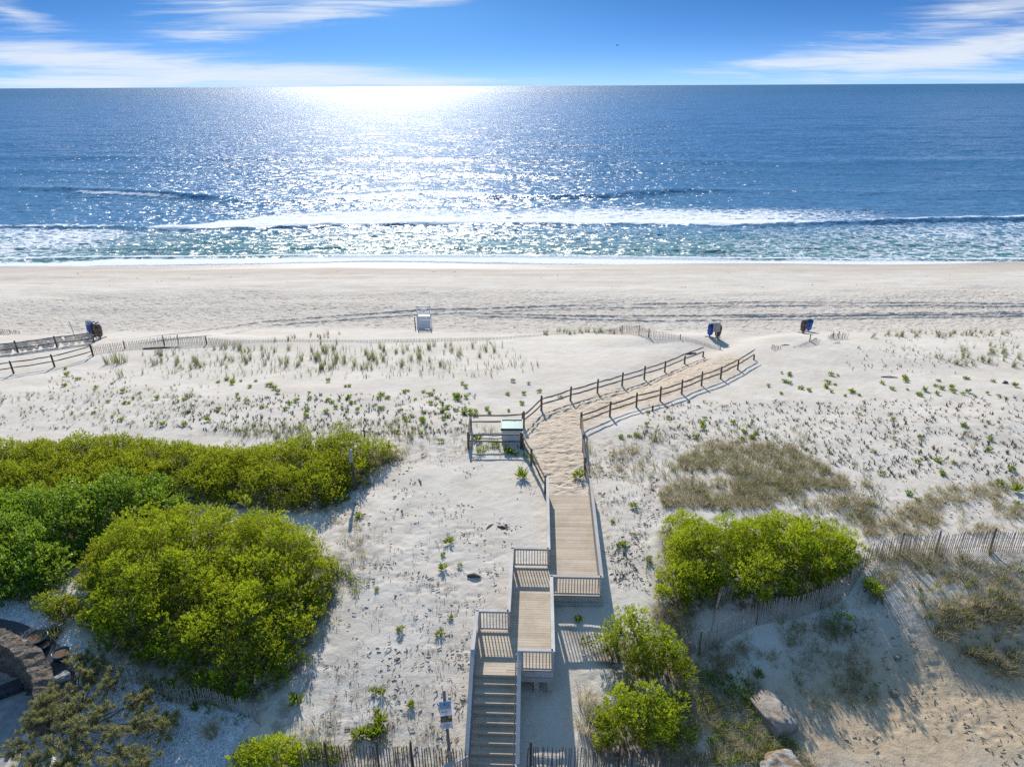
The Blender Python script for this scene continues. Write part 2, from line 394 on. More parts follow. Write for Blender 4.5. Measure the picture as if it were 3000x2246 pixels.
us = np.concatenate([-np.geomspace(6,.8,40)[:-1], np.linspace(-.78,.78,880), np.geomspace(.8,6,40)[1:]])
U, V = np.meshgrid(us, ys); XX = U*(V+8); YY = V
ZZ = Hs(XX, YY); hd, masks = detail(XX, YY, ZZ)
ZZ = ZZ + hd*ss(10,14,YY)
nr, nc = XX.shape
idx = np.arange(nr*nc).reshape(nr,nc)
quads = np.stack([idx[:-1,:-1].ravel(), idx[:-1,1:].ravel(), idx[1:,1:].ravel(), idx[1:,:-1].ravel()],1)
k = NT('sand'); p = k.pos()
n_big = k.noise(p, .35, 4, .6); n_mid = k.noise(p, 2.5, 4, .6); n_fine = k.noise(p, 14, 4, .7); n_spk = k.noise(p, 34, 2, .6)
col = k.mix(k.ramp(n_big,.35,.68), SAND_A, SAND_B)
col = k.mix(k.math('MULTIPLY', k.ramp(n_mid,.40,.75), .35), col, SAND_C)
trod = k.attr('trod')
col = k.mix(k.math('MULTIPLY', trod, .38), col, (.52,.45,.375))
col = k.mix(k.math('MULTIPLY', k.attr('path'), .80), col, k.mix(k.ramp(n_mid,.35,.7), (.575,.44,.30), (.64,.53,.40)))
col = k.mix(k.math('MULTIPLY', k.attr('tan'), .9), col, k.mix(k.ramp(n_mid,.3,.7), (.47,.34,.205), (.58,.44,.285)))
col = k.mix(k.math('MULTIPLY', k.attr('wet'), .75), col, k.mix(k.ramp(k.noise(k.vm('MULTIPLY',p,(.25,1,1)),.5,4),.4,.65), (.47,.375,.29), (.56,.47,.375)))
lm = k.math('MULTIPLY', k.attr('litter'), k.ramp(k.math('ADD', k.noise(p, 1.6, 5, .7), k.math('MULTIPLY', k.noise(p,9,3,.7),.35)), .62, .84))
col = k.mix(k.math('MULTIPLY', lm, .75), col, k.mix(n_fine, (.20,.145,.11), (.34,.27,.21)))
spk = k.math('MULTIPLY', k.ramp(n_spk,.66,.74), k.math('ADD', .34, k.math('MULTIPLY', k.attr('litter'), .5)))
col = k.mix(spk, col, (.16,.12,.09))
dark = k.math('MULTIPLY', k.ramp(k.noise(k.vm('MULTIPLY',p,(1,1.6,1)),1.1,6,.72),.62,.72), k.math('MULTIPLY', trod, .45))  # dark blotches on trodden sand: shade of footprints put into the colour
col = k.mix(dark, col, (.26,.20,.15))
hh = k.math('ADD', k.math('MULTIPLY', n_fine, .5), k.math('ADD', k.math('MULTIPLY', n_mid, .7), k.math('MULTIPLY', k.math('MULTIPLY', k.noise(k.vm('MULTIPLY',p,(1,1.5,1)), 3.2, 3, .6), trod), 3.4)))
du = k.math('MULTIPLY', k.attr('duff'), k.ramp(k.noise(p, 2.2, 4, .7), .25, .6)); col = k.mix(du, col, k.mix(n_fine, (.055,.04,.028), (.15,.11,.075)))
sand_m = k.done(k.pbr(col, k.ramp(k.attr('wet'), .80, 1.0, .92, .42), k.bump(hh, .75, .06), .12))
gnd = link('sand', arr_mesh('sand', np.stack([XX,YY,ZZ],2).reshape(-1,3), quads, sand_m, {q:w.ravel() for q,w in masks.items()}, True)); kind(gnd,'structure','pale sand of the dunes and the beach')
_gy, _gx = ys, us
def hd_at(x, y):                       # land with its fine relief
    x = np.atleast_1d(np.asarray(x,float)); y = np.atleast_1d(np.asarray(y,float)); return Hs(x,y)+detail(x,y,None)[0]

# ------------------------------------------------------------------ sea
ysea = [101.0]
while ysea[-1] < 60000:
    y = ysea[-1]; ysea.append(y + max(.14, .0000115*y*y*(1 if y<900 else 3)) if y < 260 else y*1.006+.2 if y < 2000 else y*1.05)
ysea = np.array(ysea)
usea = np.concatenate([-np.geomspace(5,.75,24)[:-1], np.linspace(-.74,.74,760), np.geomspace(.75,5,24)[1:]])
U, V = np.meshgrid(usea, ysea); SX = U*(V+8); SY = V
def crest(pts):
    q = np.array([(Pz(px,py,SEA).x, Pz(px,py,SEA).y) for px, py in pts]).T; return q
Z0 = np.zeros_like(SX); foam = np.zeros_like(SX); shade = np.zeros_like(SX)
wob = 1.5*(fbm(SX*.06, SY*.02, 3, 200)-.5)
# swells and breakers: (crest line, height, front width, back width, [(foam from x px, to px, strength, trail metres)])
BREAK = [
 ([(-400,664),(0,668),(300,668),(430,676),(600,672),(900,664),(1250,660),(1550,659),(1900,656),(2200,662),(2500,660),(2760,650),(3000,648),(3400,645)], .50, 1.5, 4.5),
 ([(-400,560),(0,556),(250,566),(700,590),(900,592),(1250,572),(1500,580),(1750,580),(2000,566),(2250,562),(2500,566),(3000,560),(3400,556)], 1.25, 2.6, 7.0),
 ([(-400,505),(0,500),(500,512),(1000,505),(1500,515),(2000,500),(2500,508),(3000,520),(3400,520)], .55, 4, 9),
 ([(-400,460),(600,466),(1500,470),(2300,480),(3400,462)], .5, 6, 12),
 ([(-400,725),(400,732),(900,728),(1500,730),(2100,738),(2600,722),(3400,718)], .20, .9, 1.6),
 ([(-400,765),(500,756),(1000,753),(1500,752),(2100,762),(2500,764),(3400,762)], .28, .8, 1.4)]
for i, (pts, hgt, wf, wb) in enumerate(BREAK):
    q = crest(pts); yc = np.interp(SX, q[0], q[1]) + wob*(.8+.3*i if i < 4 else .5)
    dd = SY-yc; amp = hgt*(.55+.9*fbm(SX*.03+i*7, SX*0+i, 2, 210+i))
    if i == 1: amp = amp*(.35 + .65*(ss(-12,-4,SX)*ss(70,35,SX) + ss(-60,-75,SX)))
    if i == 0: amp = amp*(1+.6*(ss(40,52,SX)))*(.75+.6*vnoise(SX*.13, SX*0, 273))
    Z0 = Z0 + amp*np.where(dd < 0, np.exp(-(dd/wf)**2), np.exp(-(dd/wb)**2))
def px_x(px, py): return Pz(px, py, SEA).x
q0 = crest(BREAK[0][0]); yc0 = np.interp(SX, q0[0], q0[1]) + wob*.8; d0 = SY-yc0
b1 = ss(px_x(400,672), px_x(520,672), SX)*ss(px_x(1560,660), px_x(1300,660), SX)      # the big white roller
w1 = 3.6 + 19*ss(px_x(430,672), px_x(850,665), SX)*ss(px_x(1600,660), px_x(1150,660), SX)
jag = 1.3*(fbm(SX*.35, SY*.2, 3, 271)-.5); foam = np.maximum(foam, b1*ss(-1.5,-.5,d0+jag)*ss(w1, w1*.35, d0+4*jag)*(.86+.3*fbm(SX*.12,SY*.3,3,272)))
b2 = ss(px_x(1300,660), px_x(1500,660), SX)*ss(px_x(2650,660), px_x(2100,660), SX)
foam = np.maximum(foam, b2*ss(-1.2,-.4,d0+jag)*ss(13,1.0,d0+5*jag)*.84)
foam = np.maximum(foam, ss(px_x(2000,655),px_x(2700,655),SX)*ss(-.6,0,d0)*ss(2.2,.4,d0)*.45)
foam = np.maximum(foam, (1-ss(px_x(250,670),px_x(420,670),SX))*ss(-.9,-.1,d0)*ss(3.0,.5,d0)*.42)
lace = ss(150, 146, SY)*.0
# lacy spent foam between the roller and the shore, streaks behind the roller
lac = ss(yc0-.5, yc0-2.5, SY)*(.20 + .24*ss(px_x(500,700),px_x(100,700),SX) + .09*ss(px_x(1900,700),px_x(2600,700),SX) - .12*ss(px_x(520,700),px_x(700,700),SX)*ss(px_x(1500,700),px_x(1250,700),SX))
foam = np.maximum(foam, lac*(.65+.7*fbm(SX*.05, SY*.12, 3, 230)))
beh = ss(0,3,d0)*ss(30,10,d0)*ss(px_x(900,620),px_x(1250,620),SX)*ss(px_x(2900,640),px_x(2200,640),SX)*.52
foam = np.maximum(foam, beh*(.6+.8*fbm(SX*.05, SY*.09, 3, 231)))
q1 = crest(BREAK[1][0]); d1 = SY-(np.interp(SX, q1[0], q1[1])+wob*1.1)
foam = np.maximum(foam, ss(px_x(800,575),px_x(1100,575),SX)*ss(px_x(1500,575),px_x(1380,575),SX)*ss(-1.2,-.2,d1)*ss(9,3,d1)*.62)
foam = np.maximum(foam, ss(px_x(150,575),px_x(260,575),SX)*ss(px_x(620,575),px_x(480,575),SX)*ss(-3.4,-2.8,d1)*ss(-1.4,-2,d1)*.55)
# swash: white edge on the sand
EDGE = crest([(-600,795),(0,787),(120,790),(300,778),(600,772),(900,768),(1300,767),(1700,770),(2100,776),(2500,782),(2800,787),(3000,785),(3600,788)])
ye = np.interp(SX, EDGE[0], EDGE[1]) + 2.6*(fbm(SX*.055, SX*0, 3, 240)-.5) + .35*(vnoise(SX*.7, SX*0, 241)-.5)
de = SY-ye
q5 = crest(BREAK[5][0]); d5 = SY-(np.interp(SX, q5[0], q5[1])+wob*.5)
wsw = 2.6+2.2*fbm(SX*.05,SX*0+3,2,242)
foam = np.maximum(foam, ss(-3.4,-3.0,de)*ss(wsw+1.2,wsw-1.0,de)*.86)
foam = np.maximum(foam, ss(-.5,0,d5)*ss(1.6,.4,d5)*.66*(.5+fbm(SX*.15,SX*0,2,244)))
depth = ss(0, 36, de); teal = 1-ss(10, 40, de + 12*(fbm(SX*.02,SY*.05,3,250)-.5))
chop = ss(900,150,SY)
Z0 = Z0 + chop*((fbm(SX*.22, SY*.5, 3, 260)-.5)*.42*ss(1,10,de) + (fbm(SX*.9, SY*1.5, 3, 261)-.5)*.20*ss(1,8,de))
Z0 = Z0 + (fbm(SX*.03, SY*.06, 3, 262)-.5)*.9*ss(20,60,de)*ss(3000,400,SY)
Z0 = Z0*ss(0,4,de) + foam*.05*ss(0,2,de)
Z0 = np.where(de < 0, -np.clip(-de,0,3)*.35, Z0*1.0 + .02)
SZ = SEA + Z0
nr, nc = SX.shape; idx = np.arange(nr*nc).reshape(nr,nc)
sq = np.stack([idx[:-1,:-1].ravel(), idx[:-1,1:].ravel(), idx[1:,1:].ravel(), idx[1:,:-1].ravel()],1)
k = NT('sea_water'); p = k.pos(); ge = k.n('ShaderNodeNewGeometry')
py_ = k.n('ShaderNodeSeparateXYZ', {0:p}).outputs[1]
fm = k.attr('foam'); tl = k.attr('teal'); de_ = k.attr('depth')
c1 = k.noise(k.vm('MULTIPLY', p, (.9,1.5,0)), .55, 2, .6, 1)
c2 = k.noise(k.vm('MULTIPLY', p, (.8,1.6,0)), 2.2, 2, .6, 1)
c3 = k.noise(k.vm('MULTIPLY', p, (.7,1.6,0)), .11, 2, .6, 1)
hv = (.5,.5,.5)
sl = k.vm('ADD', k.vm('MULTIPLY', k.vm('SUBTRACT', c1, hv), WAVE1), k.vm('MULTIPLY', k.vm('SUBTRACT', c2, hv), WAVE2))
sl = k.vm('ADD', sl, k.vm('MULTIPLY', k.vm('SUBTRACT', c3, hv), WAVE3))
sl = k.vm('MULTIPLY', sl, (1,1,0))
nrm = k.n('ShaderNodeVectorMath', {0:k.vm('ADD', ge.outputs['Normal'], sl)}, operation='NORMALIZE').outputs[0]
big = k.noise(k.vm('MULTIPLY', p, (.25,1,0)), .02, 4, .6)
deep = k.mix(k.ramp(big,.35,.65), DEEP_A, DEEP_B)
deep = k.mix(k.math('MULTIPLY', k.ramp(py_, 340, 135), k.ramp(k.noise(k.vm('MULTIPLY',p,(.2,1,0)),.06,4,.6),.3,.7,.55,1)), deep, (.105,.245,.385))
shal = k.mix(k.ramp(k.noise(k.vm('MULTIPLY',p,(.4,1,0)),.25,4,.6),.35,.65), (.06,.19,.19), (.13,.27,.25))
wc = k.mix(tl, deep, shal)
wc = k.mix(k.ramp(de_, .12, 0), wc, (.30,.30,.22))
rough = k.math('ADD', .21, k.math('MULTIPLY', k.ramp(py_, 200, 4000), .12))
water = k.pbr(wc, rough, nrm, k.ramp(py_, 200, 3000, .5, .13), IOR=1.333)
w3 = k.vm('ADD', k.vm('MULTIPLY',p,(.55,1,0)), k.vm('MULTIPLY', k.vm('SUBTRACT', k.noise(p,.35,3,.6,1), hv), (2.6,2.6,0)))
vor = k.n('ShaderNodeTexVoronoi', {'Vector':w3,'Scale':.75}, feature='DISTANCE_TO_EDGE').outputs['Distance']
vor2 = k.n('ShaderNodeTexVoronoi', {'Vector':w3,'Scale':2.0}, feature='DISTANCE_TO_EDGE').outputs['Distance']
lacy = k.math('ADD', k.math('MULTIPLY', k.ramp(vor,.0,.34,1,0), .42), k.math('MULTIPLY', k.ramp(vor2,0,.3,1,0), .24))
lacy = k.math('ADD', lacy, k.math('MULTIPLY', k.noise(p, 1.3, 5, .7), .55))
ff = k.ramp(k.math('ADD', lacy, k.math('MULTIPLY', fm, 1.35)), 1.02, 1.42)
fo = k.pbr((.86,.88,.89), .85, k.bump(k.noise(p, 2.2, 5, .7), .8, .25), .2)
sea_m = k.done(k.n('ShaderNodeMixShader', {0:ff, 1:water.outputs[0], 2:fo.outputs[0]}))
seao = link('sea', arr_mesh('sea', np.stack([SX,SY,SZ],2).reshape(-1,3), sq, sea_m, {'foam':foam, 'teal':teal, 'depth':np.clip(de/40,0,1)}, True)); kind(seao,'structure','blue ocean with a breaking roller and sun glitter')
# ------------------------------------------------------------------ boardwalk (local frame: u across, v along, turned 2.2 degrees)
AZ = math.radians(2.2)
def L(u, v, z=0.0): return Vector((u*math.cos(AZ)+v*math.sin(AZ), -u*math.sin(AZ)+v*math.cos(AZ), z))
bw = thing('boardwalk', 'weathered wooden boardwalk with stepped railed landings leading over the dune to the beach', 'boardwalk', L(1.0,24,0), 0)
def bpart(name, mb, mat, parent=None, bevel=0, smooth=False):
    o = mb.build(name, mat, None, bevel, smooth); o.parent = parent or bw
    o.matrix_parent_inverse = Matrix.Translation(bw.location).inverted()
    return o
def wrap(name, parent=None):   # an Empty for a part that holds sub-parts
    o = bpy.data.objects.new(name, None); C.objects.link(o); o.parent = parent or bw; return o
def sub(name, mb, mat, parent, bevel=0, smooth=False):
    o = mb.build(name, mat, parent, bevel, smooth)
    o.matrix_parent_inverse = Matrix.Translation(bw.location).inverted() if parent is bw else Matrix.Translation(-parent_off(parent))
    return o
def parent_off(o):
    v = Vector((0,0,0))
    while o is not None: v = v + Vector(o.location); o = o.parent
    return v
def lbox(m, u0, u1, v0, v1, z0, z1, tint=.5): m.quad_box(Matrix.Translation(L((u0+u1)/2,(v0+v1)/2,(z0+z1)/2)) @ Matrix.Rotation(-AZ,4,'Z') @ Matrix.Diagonal((u1-u0,v1-v0,z1-z0,1)), tint)
def deck(u0, u1, v0, v1):
    m = MB(); v = v0
    while v < v1-.02:
        w = min(.139, v1-v); j = random.uniform(-.012,.012)
        lbox(m, u0+j-.01, u1+j+.01, v, v+w-.008, -.038+random.uniform(-.002,.002), random.uniform(-.002,.002), random.random()); v += .139
    sub('deck', m, W_DECK, bw)
deck(.60,2.84,24.20,32.25); deck(-1.02,.69,22.05,26.1-.0); deck(-1.02,.69,19.98,22.05); deck(-2.26,-1.03,19.72,22.04); deck(-1.03,-.57,19.72,19.97)
def fascia(a, b, z1=-.04, h=.24):
    m = MB(); m.beam(L(*a, z1-h/2), L(*b, z1-h/2), .04, h, random.random()); m.beam(L(*a, z1-h-.13), L(*b, z1-h-.13), .05, .2, random.random()); sub('fascia_board', m, W_RAIL, bw)
for a, b in (((.72,24.17),(2.86,24.17)),((2.875,24.2),(2.875,32.2)),((.565,26.15),(.565,32.2)),((-1.0,26.13),(.58,26.13)),((-1.05,22.1),(-1.05,26.1)),((.72,20.0),(.72,24.13)),((-.5,19.95),(.7,19.95)),((-2.29,19.75),(-2.29,22.0)),((-2.25,22.07),(-1.08,22.07))): fascia(a, b)
for (u, v) in ((.75,24.3),(2.75,24.3),(.75,28),(2.75,28),(.75,31.5),(2.75,31.5),(.6,20.1),(-.9,26),(.6,22),(-.95,22.2),(-2.15,19.9),(-2.15,21.9),(-.6,19.8),(.1,20.1)):
    p = L(u, v); g = hz(p.x, p.y)-.3; m = MB()
    if g > -.5: g = -.6
    m.quad_box(Matrix.Translation((p.x,p.y,(g-.05)/2)) @ Matrix.Rotation(-AZ,4,'Z') @ Matrix.Diagonal((.19,.19,-.05-g,1)), random.random()); sub('support_post', m, W_RAIL, bw)
BAL = .118
def railing(a, b, za=0.0, zb=0.0, end0=True, end1=True, H=1.0, posts=True):
    """one straight run of railing from a to b (u, v); floor at za, zb"""
    r = wrap('railing'); A = L(*a, za); B = L(*b, zb); n = (B-A); Lr = Vector((n.x,n.y,0)).length; d = n/Lr
    up = Vector((0,0,1)); off = parent_off(r)
    def at(s, z): p = A + d*s; p.z += z; return p
    m = MB(); m.beam(at(-.06 if end0 else 0,H), at(Lr+(.06 if end1 else 0),H), .145, .04, random.random()); sub('cap_rail', m, W_RAIL, r, .006)
    m = MB(); m.beam(at(0,H-.065), at(Lr,H-.065), .04, .085, random.random()); sub('top_rail', m, W_RAIL, r)
    m = MB(); m.beam(at(0,.12), at(Lr,.12), .04, .09, random.random()); sub('bottom_rail', m, W_RAIL, r)
    side = d.cross(up); side.z = 0; side.normalize()
    nb = max(2, int(Lr/BAL)); base = None
    for i in range(1, nb):
        s = Lr*i/nb; p = at(s, 0)+side*.036
        if base is None:
            m = MB(); m.quad_box(Matrix.Rotation(-AZ,4,'Z') @ Matrix.Diagonal((.034,.034,H-.13,1))); base = m.build('baluster', W_RAIL, r); o = base
        else:
            o = base.copy(); C.objects.link(o)
        o.parent = r; o.location = p + Vector((0,0,.075+(H-.13)/2)) - off
    if posts:
        k = max(1, int(round(Lr/1.9)))
        for i in range(k+1):
            if (i == 0 and not end0) or (i == k and not end1): continue
            p = at(min(max(Lr*i/k,.06),Lr-.06), 0); m = MB()
            m.quad_box(Matrix.Translation(p+Vector((0,0,(H-.02-.35)/2))) @ Matrix.Rotation(-AZ,4,'Z') @ Matrix.Diagonal((.092,.092,H-.03+.35,1)), random.random()); sub('post', m, W_RAIL, r)
    return r
railing((.60,32.35),(.60,26.1)); railing((.60,26.1),(-1.02,26.1),end0=False); railing((-1.02,26.1),(-1.02,22.0),end0=False)
railing((-1.02,22.0),(-2.26,22.0),end0=False); railing((-2.26,22.0),(-2.26,19.95),end0=False)
railing((2.86,32.35),(2.80,24.2)); railing((2.80,24.2),(.69,24.2),end0=False); railing((.69,24.2),(.69,19.95),end0=False); railing((.69,19.95),(-.54,19.95),end0=False)
# the stair
RISE, TREAD, V0 = .16, .285, 19.72
slope = RISE/TREAD
railing((-2.26,19.93),(-2.24,16.95),0,-slope*(19.93-16.95),end0=False)
railing((-.54,19.93),(-.52,16.75),0,-slope*(19.93-16.75),end0=False)
st = wrap('stair_flight')
NST = 18
for i in range(1, NST+1):
    v = V0 - TREAD*i; z = -RISE*i
    m = MB()
    lbox(m, -2.20, -.58, v, v+.135, z-.035, z, random.random()); lbox(m, -2.20, -.58, v+.141, v+TREAD+.02, z-.035, z, random.random()); sub('tread', m, W_DECK, st)
    m = MB(); lbox(m, -2.2, -.58, v+TREAD+.022, v+TREAD+.045, z+.0, z+RISE-.037, random.random()); sub('riser', m, W_DECK, st)
for u in (-2.235,-.55):
    m = MB(); m.beam(L(u, V0, -.22), L(u, V0-TREAD*NST, -.22-RISE*NST), .04, .30, .4); sub('stringer', m, W_RAIL, st)
for u in (-2.14,-.66):
    m = MB(); m.tube([L(u,19.98,.78), L(u,19.9,.82), L(u,16.6,.82-slope*3.3), L(u,16.5,.76-slope*3.4)], .022, 6); sub('handrail', m, M_STEEL, st)
    for v in (19.5,18.2,17.0):
        m = MB(); z = .80-slope*(19.9-v); m.beam(L(u,v,z), L(u+(-.09 if u<-1 else .09),v,z-.05), .02, .02); sub('handrail_bracket', m, M_STEEL, st)
zl = -slope*(19.93-16.95)-.05
railing((-2.26,16.88),(-3.75,16.1),zl,zl-.28,end0=True)
zr = -slope*(19.93-16.75)-.12
railing((-.52,16.68),(-.52,14.4),zr,zr)

# ------------------------------------------------------------------ split rail fences
def post_mesh(parent, p, h, w=.13, lean=(0,0)):
    m = MB(); z = hz(p.x,p.y)-.25; hh = h+.25
    for r0, r1, z0, z1 in ((.5,.5,0,.93),(.5,.36,.93,1.0)):
        b = len(m.v)
        for rr, zz in ((r0,z0),(r1,z1)):
            for k in range(6):
                a = PI/3*k+.3; m.v.append((p.x+lean[0]*zz+rr*w*1.15*math.cos(a)+random.uniform(-.006,.006), p.y+lean[1]*zz+rr*w*math.sin(a), z+hh*zz))
        for k in range(6): m.f.append((b+k,b+(k+1)%6,b+6+(k+1)%6,b+6+k)); m.t.append(.4)
        m.f.append(tuple(b+6+k for k in range(6))); m.t.append(.7)
    return m
def rail_mesh(a, b, r=.055):
    m = MB(); n = 7; pts = []; rad = []
    for i in range(n):
        t = i/(n-1); p = a.lerp(b,t); p += Vector((random.uniform(-.02,.02),random.uniform(-.02,.02),random.uniform(-.02,.02)-.03*math.sin(PI*t)))
        pts.append(p); rad.append(r*(.65 if i in (0,n-1) else random.uniform(.88,1.12)))
    m.tube(pts, rad, 6, random.random()); return m
def split_rail(label, pts, h=1.08, rails=(.93,.50), skip=(), mat=None, rr=.055, name='split_rail_fence', lean=None, hs=None):
    base = pts[0].copy(); base.z = hz(base.x, base.y)
    t = thing(name, label, 'fence', base)
    def put(nm, m, mt):
        o = m.build(nm, mt, t, 0, False); o.matrix_parent_inverse = Matrix.Translation(base).inverted(); return o
    for i, p in enumerate(pts): put('post', post_mesh(t, p, hs[i] if hs else h*random.uniform(.96,1.04), lean=lean or (random.uniform(-.03,.03),0)), mat or W_FENCE)
    for i in range(len(pts)-1):
        if i in skip: continue
        for z in rails:
            a = pts[i].copy(); b = pts[i+1].copy(); a.z = hz(a.x,a.y)+z; b.z = hz(b.x,b.y)+z
            put('rail', rail_mesh(a, b, rr), mat or W_FENCE)
    return t, put
PL = line([(1597,1444),(1556,1362),(1532,1316)])
split_rail('short split rail fence from the storage box corner down to the boardwalk', PL)
PE = line([(1373,1313),(1380,1256)]); q = line([(1532,1252)])[0]
split_rail('three sided rail fence pen around the white storage box', [PL[2]+Vector((-.12,.1,0)), PE[0], PE[1], q])
PF = [q+Vector((.05,.1,0))]+line([(1586,1202),(1671,1174),(1750,1151),(1822,1130),(1887,1110),(1947,1090),(2005,1065),(2059,1044)])
split_rail('split rail fence along the seaward side of the sand path', PF, hs=[1.1]*6+[.95,.7,.45], rails=(.85,.45))
PR = line([(1728,1446),(1713,1389),(1708,1320),(1703,1253),(1786,1220),(1864,1193),(1934,1174),(1997,1153),(2055,1129),(2111,1109),(2161,1083),(2208,1053)])
split_rail('long split rail fence on the landward side of the sand path', PR, hs=[1.1]*9+[1.0,.8,.4], rails=(.87,.47))
FA = line([(-60,1046),(54,1033),(168,1017),(277,1003)]); FB = line([(-80,1110),(41,1094),(161,1075),(274,1044)])
ta, puta = split_rail('weathered post and rail fence hung with torn grey fabric beside the far left beach path', FA, rails=(.95,.42), mat=W_DARK, rr=.045, lean=(-.07,0))
split_rail('plain two rail fence in front of the far left beach path', FB, rails=(.95,.5), mat=W_DARK, rr=.045, lean=(-.07,0))
for i in range(3):       # fabric hung on the rails, with torn edges
    a, b = FA[i].copy(), FA[i+1].copy(); nx, nz = 40, 9; v = []; f = []
    for iz in range(nz):
        for ix in range(nx):
            t = ix/(nx-1); p = a.lerp(b,t); z = hz(p.x,p.y); low = .02+.36*max(0,math.sin(t*9+i*2)*math.sin(t*23+i))
            zz = .93-(iz/(nz-1))*(.93-low-.02)
            v.append((p.x, p.y-.07+.03*math.sin(t*40)+.05*iz/nz, z+zz))
    for iz in range(nz-1):
        for ix in range(nx-1):
            if vnoise(np.array([ix*.25+i*9.]), np.array([iz*.5]), 5)[0] > .83: continue
            f.append((iz*nx+ix, iz*nx+ix+1, (iz+1)*nx+ix+1, (iz+1)*nx+ix))
    m = MB(); m.v = v; m.f = f; m.t = [.5]*len(f); o = puta('fabric_panel', m, M_NET)
    sm = o.modifiers.new('thick','SOLIDIFY'); sm.thickness = .006

# ------------------------------------------------------------------ picket (sand) fences
def picket_fence(label, pts, hs, spacing=.10, single=True, lean=0.0, bury=.15, posts=None, posth=1.35, mat=None, wires=(.3,.8), jit=.02, w=.031, name='picket_fence', gap=0.0):
    """pts: world points of the foot line; hs: height above ground at each point"""
    base = pts[0].copy(); base.z = hz(base.x,base.y); t = thing(name, label, 'fence', base); inv = Matrix.Translation(base).inverted(); mat = mat or W_PICKET
    def put(nm, m, mt):
        o = m.build(nm, mt, t); o.matrix_parent_inverse = inv; return o
    P = [Vector((p.x,p.y,0)) for p in pts]; cum = [0]
    for i in range(len(P)-1): cum.append(cum[-1]+(P[i+1]-P[i]).length)
    def at(s):
        i = max(0, min(len(P)-2, int(np.searchsorted(cum, s, 'right'))-1)); u = (s-cum[i])/max(1e-6,cum[i+1]-cum[i])
        p = P[i].lerp(P[i+1], u); d = (P[i+1]-P[i]).normalized(); h = hs[i]*(1-u)+hs[min(i+1,len(hs)-1)]*u; p.z = hz(p.x,p.y); return p, d, h
    n = int(cum[-1]/spacing); pm = []
    for kk in range(3):
        m = MB(); b = [(-w/2,-.006),(w/2,-.006),(w/2,.006),(-w/2,.006)]; bend = random.uniform(-.02,.02)
        for z, sx in ((0,1),(.5,1),(.97,1),(1,.75)):
            for x, y in b: m.v.append((x*sx+bend*math.sin(z*PI), y, z))
        for i in range(3):
            for k in range(4): m.f.append((i*4+k,i*4+(k+1)%4,(i+1)*4+(k+1)%4,(i+1)*4+k)); m.t.append(.5)
        m.f.append((12,13,14,15)); m.t.append(.6); pm.append(m)
    protos = []; wp = [[] for _ in wires]; panel = MB(); nextpost = 0; bay = 0
    postS = [cum[-1]*q for q in (posts or [])]; pi = 0
    for i in range(n+1):
        s = i*spacing; p, d, h = at(s)
        if h < .06 or random.random() < gap: continue
        hh = h*random.uniform(.94,1.05); ang = math.atan2(d.y,d.x)+random.uniform(-.15,.15)
        tl = lean+random.uniform(-.04,.04); sd = random.uniform(-jit,jit)*2
        Mx = Matrix.Translation(p+Vector((0,0,-bury))) @ Matrix.Rotation(ang,4,'Z') @ Matrix.Rotation(tl,4,'X') @ Matrix.Rotation(sd,4,'Y')
        if single:
            kk = i % 3
            if len(protos) <= kk: o = pm[len(protos)].build('picket', mat, t); protos.append(o)
            else: o = protos[kk].copy(); C.objects.link(o)
            o.parent = t; o.matrix_parent_inverse = inv; Ms = Mx @ Matrix.Diagonal((random.uniform(.85,1.15),1,hh+bury,1)); o.matrix_basis = Ms
        else:
            b = len(panel.v); Ms = Mx @ Matrix.Diagonal((1,1,hh+bury,1)); q = pm[i%3]
            panel.v += [tuple(Ms @ Vector(v)) for v in q.v]; panel.f += [tuple(b+x for x in f) for f in q.f]; panel.t += [random.random()]*len(q.f)
            if len(panel.f) > 13*90: put('slat_panel', panel, mat); panel = MB()
        for j, wz in enumerate(wires):
            if h > wz+.02: wp[j].append((i, Mx @ Vector((0,-.01,(wz*min(1,hh)+bury)))))
    if panel.v: put('slat_panel', panel, mat)
    for L_ in wp:
        seg = []
        for i, p in L_:
            if seg and i-seg[-1][0] > 3:
                if len(seg) > 1: m = MB(); m.tube([x[1] for x in seg], .006, 4); put('wire', m, M_WIRE)
                seg = []
            seg.append((i, p))
        if len(seg) > 1: m = MB(); m.tube([x[1] for x in seg], .006, 4); put('wire', m, M_WIRE)
    for s in postS:
        p, d, h = at(s); m = post_mesh(t, p+Vector((-d.y,d.x,0))*.09, max(.3,min(posth,h+.12)), .075); put('post', m, W_FENCE if mat is not W_DARK else W_DARK)
    return t
# beach line, half buried by sand
BF = [(273,1037,.85),(351,1024,.75),(400,1018,.7),(440,1014,.8),(498,1013,1.0),(586,1008,.8),(674,1006,.5),(745,1001,.25),(820,999,.22),(930,1000,.28),(1009,1001,.25),(1090,1002,.32),(1154,1001,.38),(1244,1000,.40),(1325,998,.34),(1407,996,.36),(1497,991,.28),(1574,984,.20),(1650,978,.12),(1723,975,.2),(1768,977,.55),(1836,980,1.05),(1904,990,.8),(1931,992,.75),(1990,994,.5),(2030,1000,.35),(2070,1012,.4),(2108,1024,.5)]
picket_fence('long low picket sand fence half buried along the crest of the grassy foredune', line([(a,b) for a,b,c in BF]), [c*.72 if c < .6 else c*.9 for a,b,c in BF], .135, False, posts=(0,.042,.098,.12,.16,.825,.862,.885,.935,1.0), mat=W_PICKET_RED, wires=(.25,.6), w=.038, name='sand_fence')
def small(label, pts, hs, lean=0.0, posts=None, sp=.13): return picket_fence(label, line(pts), hs, sp, True, lean, posts=posts, mat=W_PICKET_RED, wires=(.4,), jit=.12, w=.045, name='sand_fence')
small('toppled remains of sand fence on the beach at the far left edge', [(-60,976),(0,978),(60,976)], [.4,.7,.3], .3)
small('row of tiny buried picket tips between the tall thin pole and the left bins', [(222,990),(243,993)], [.3,.2])
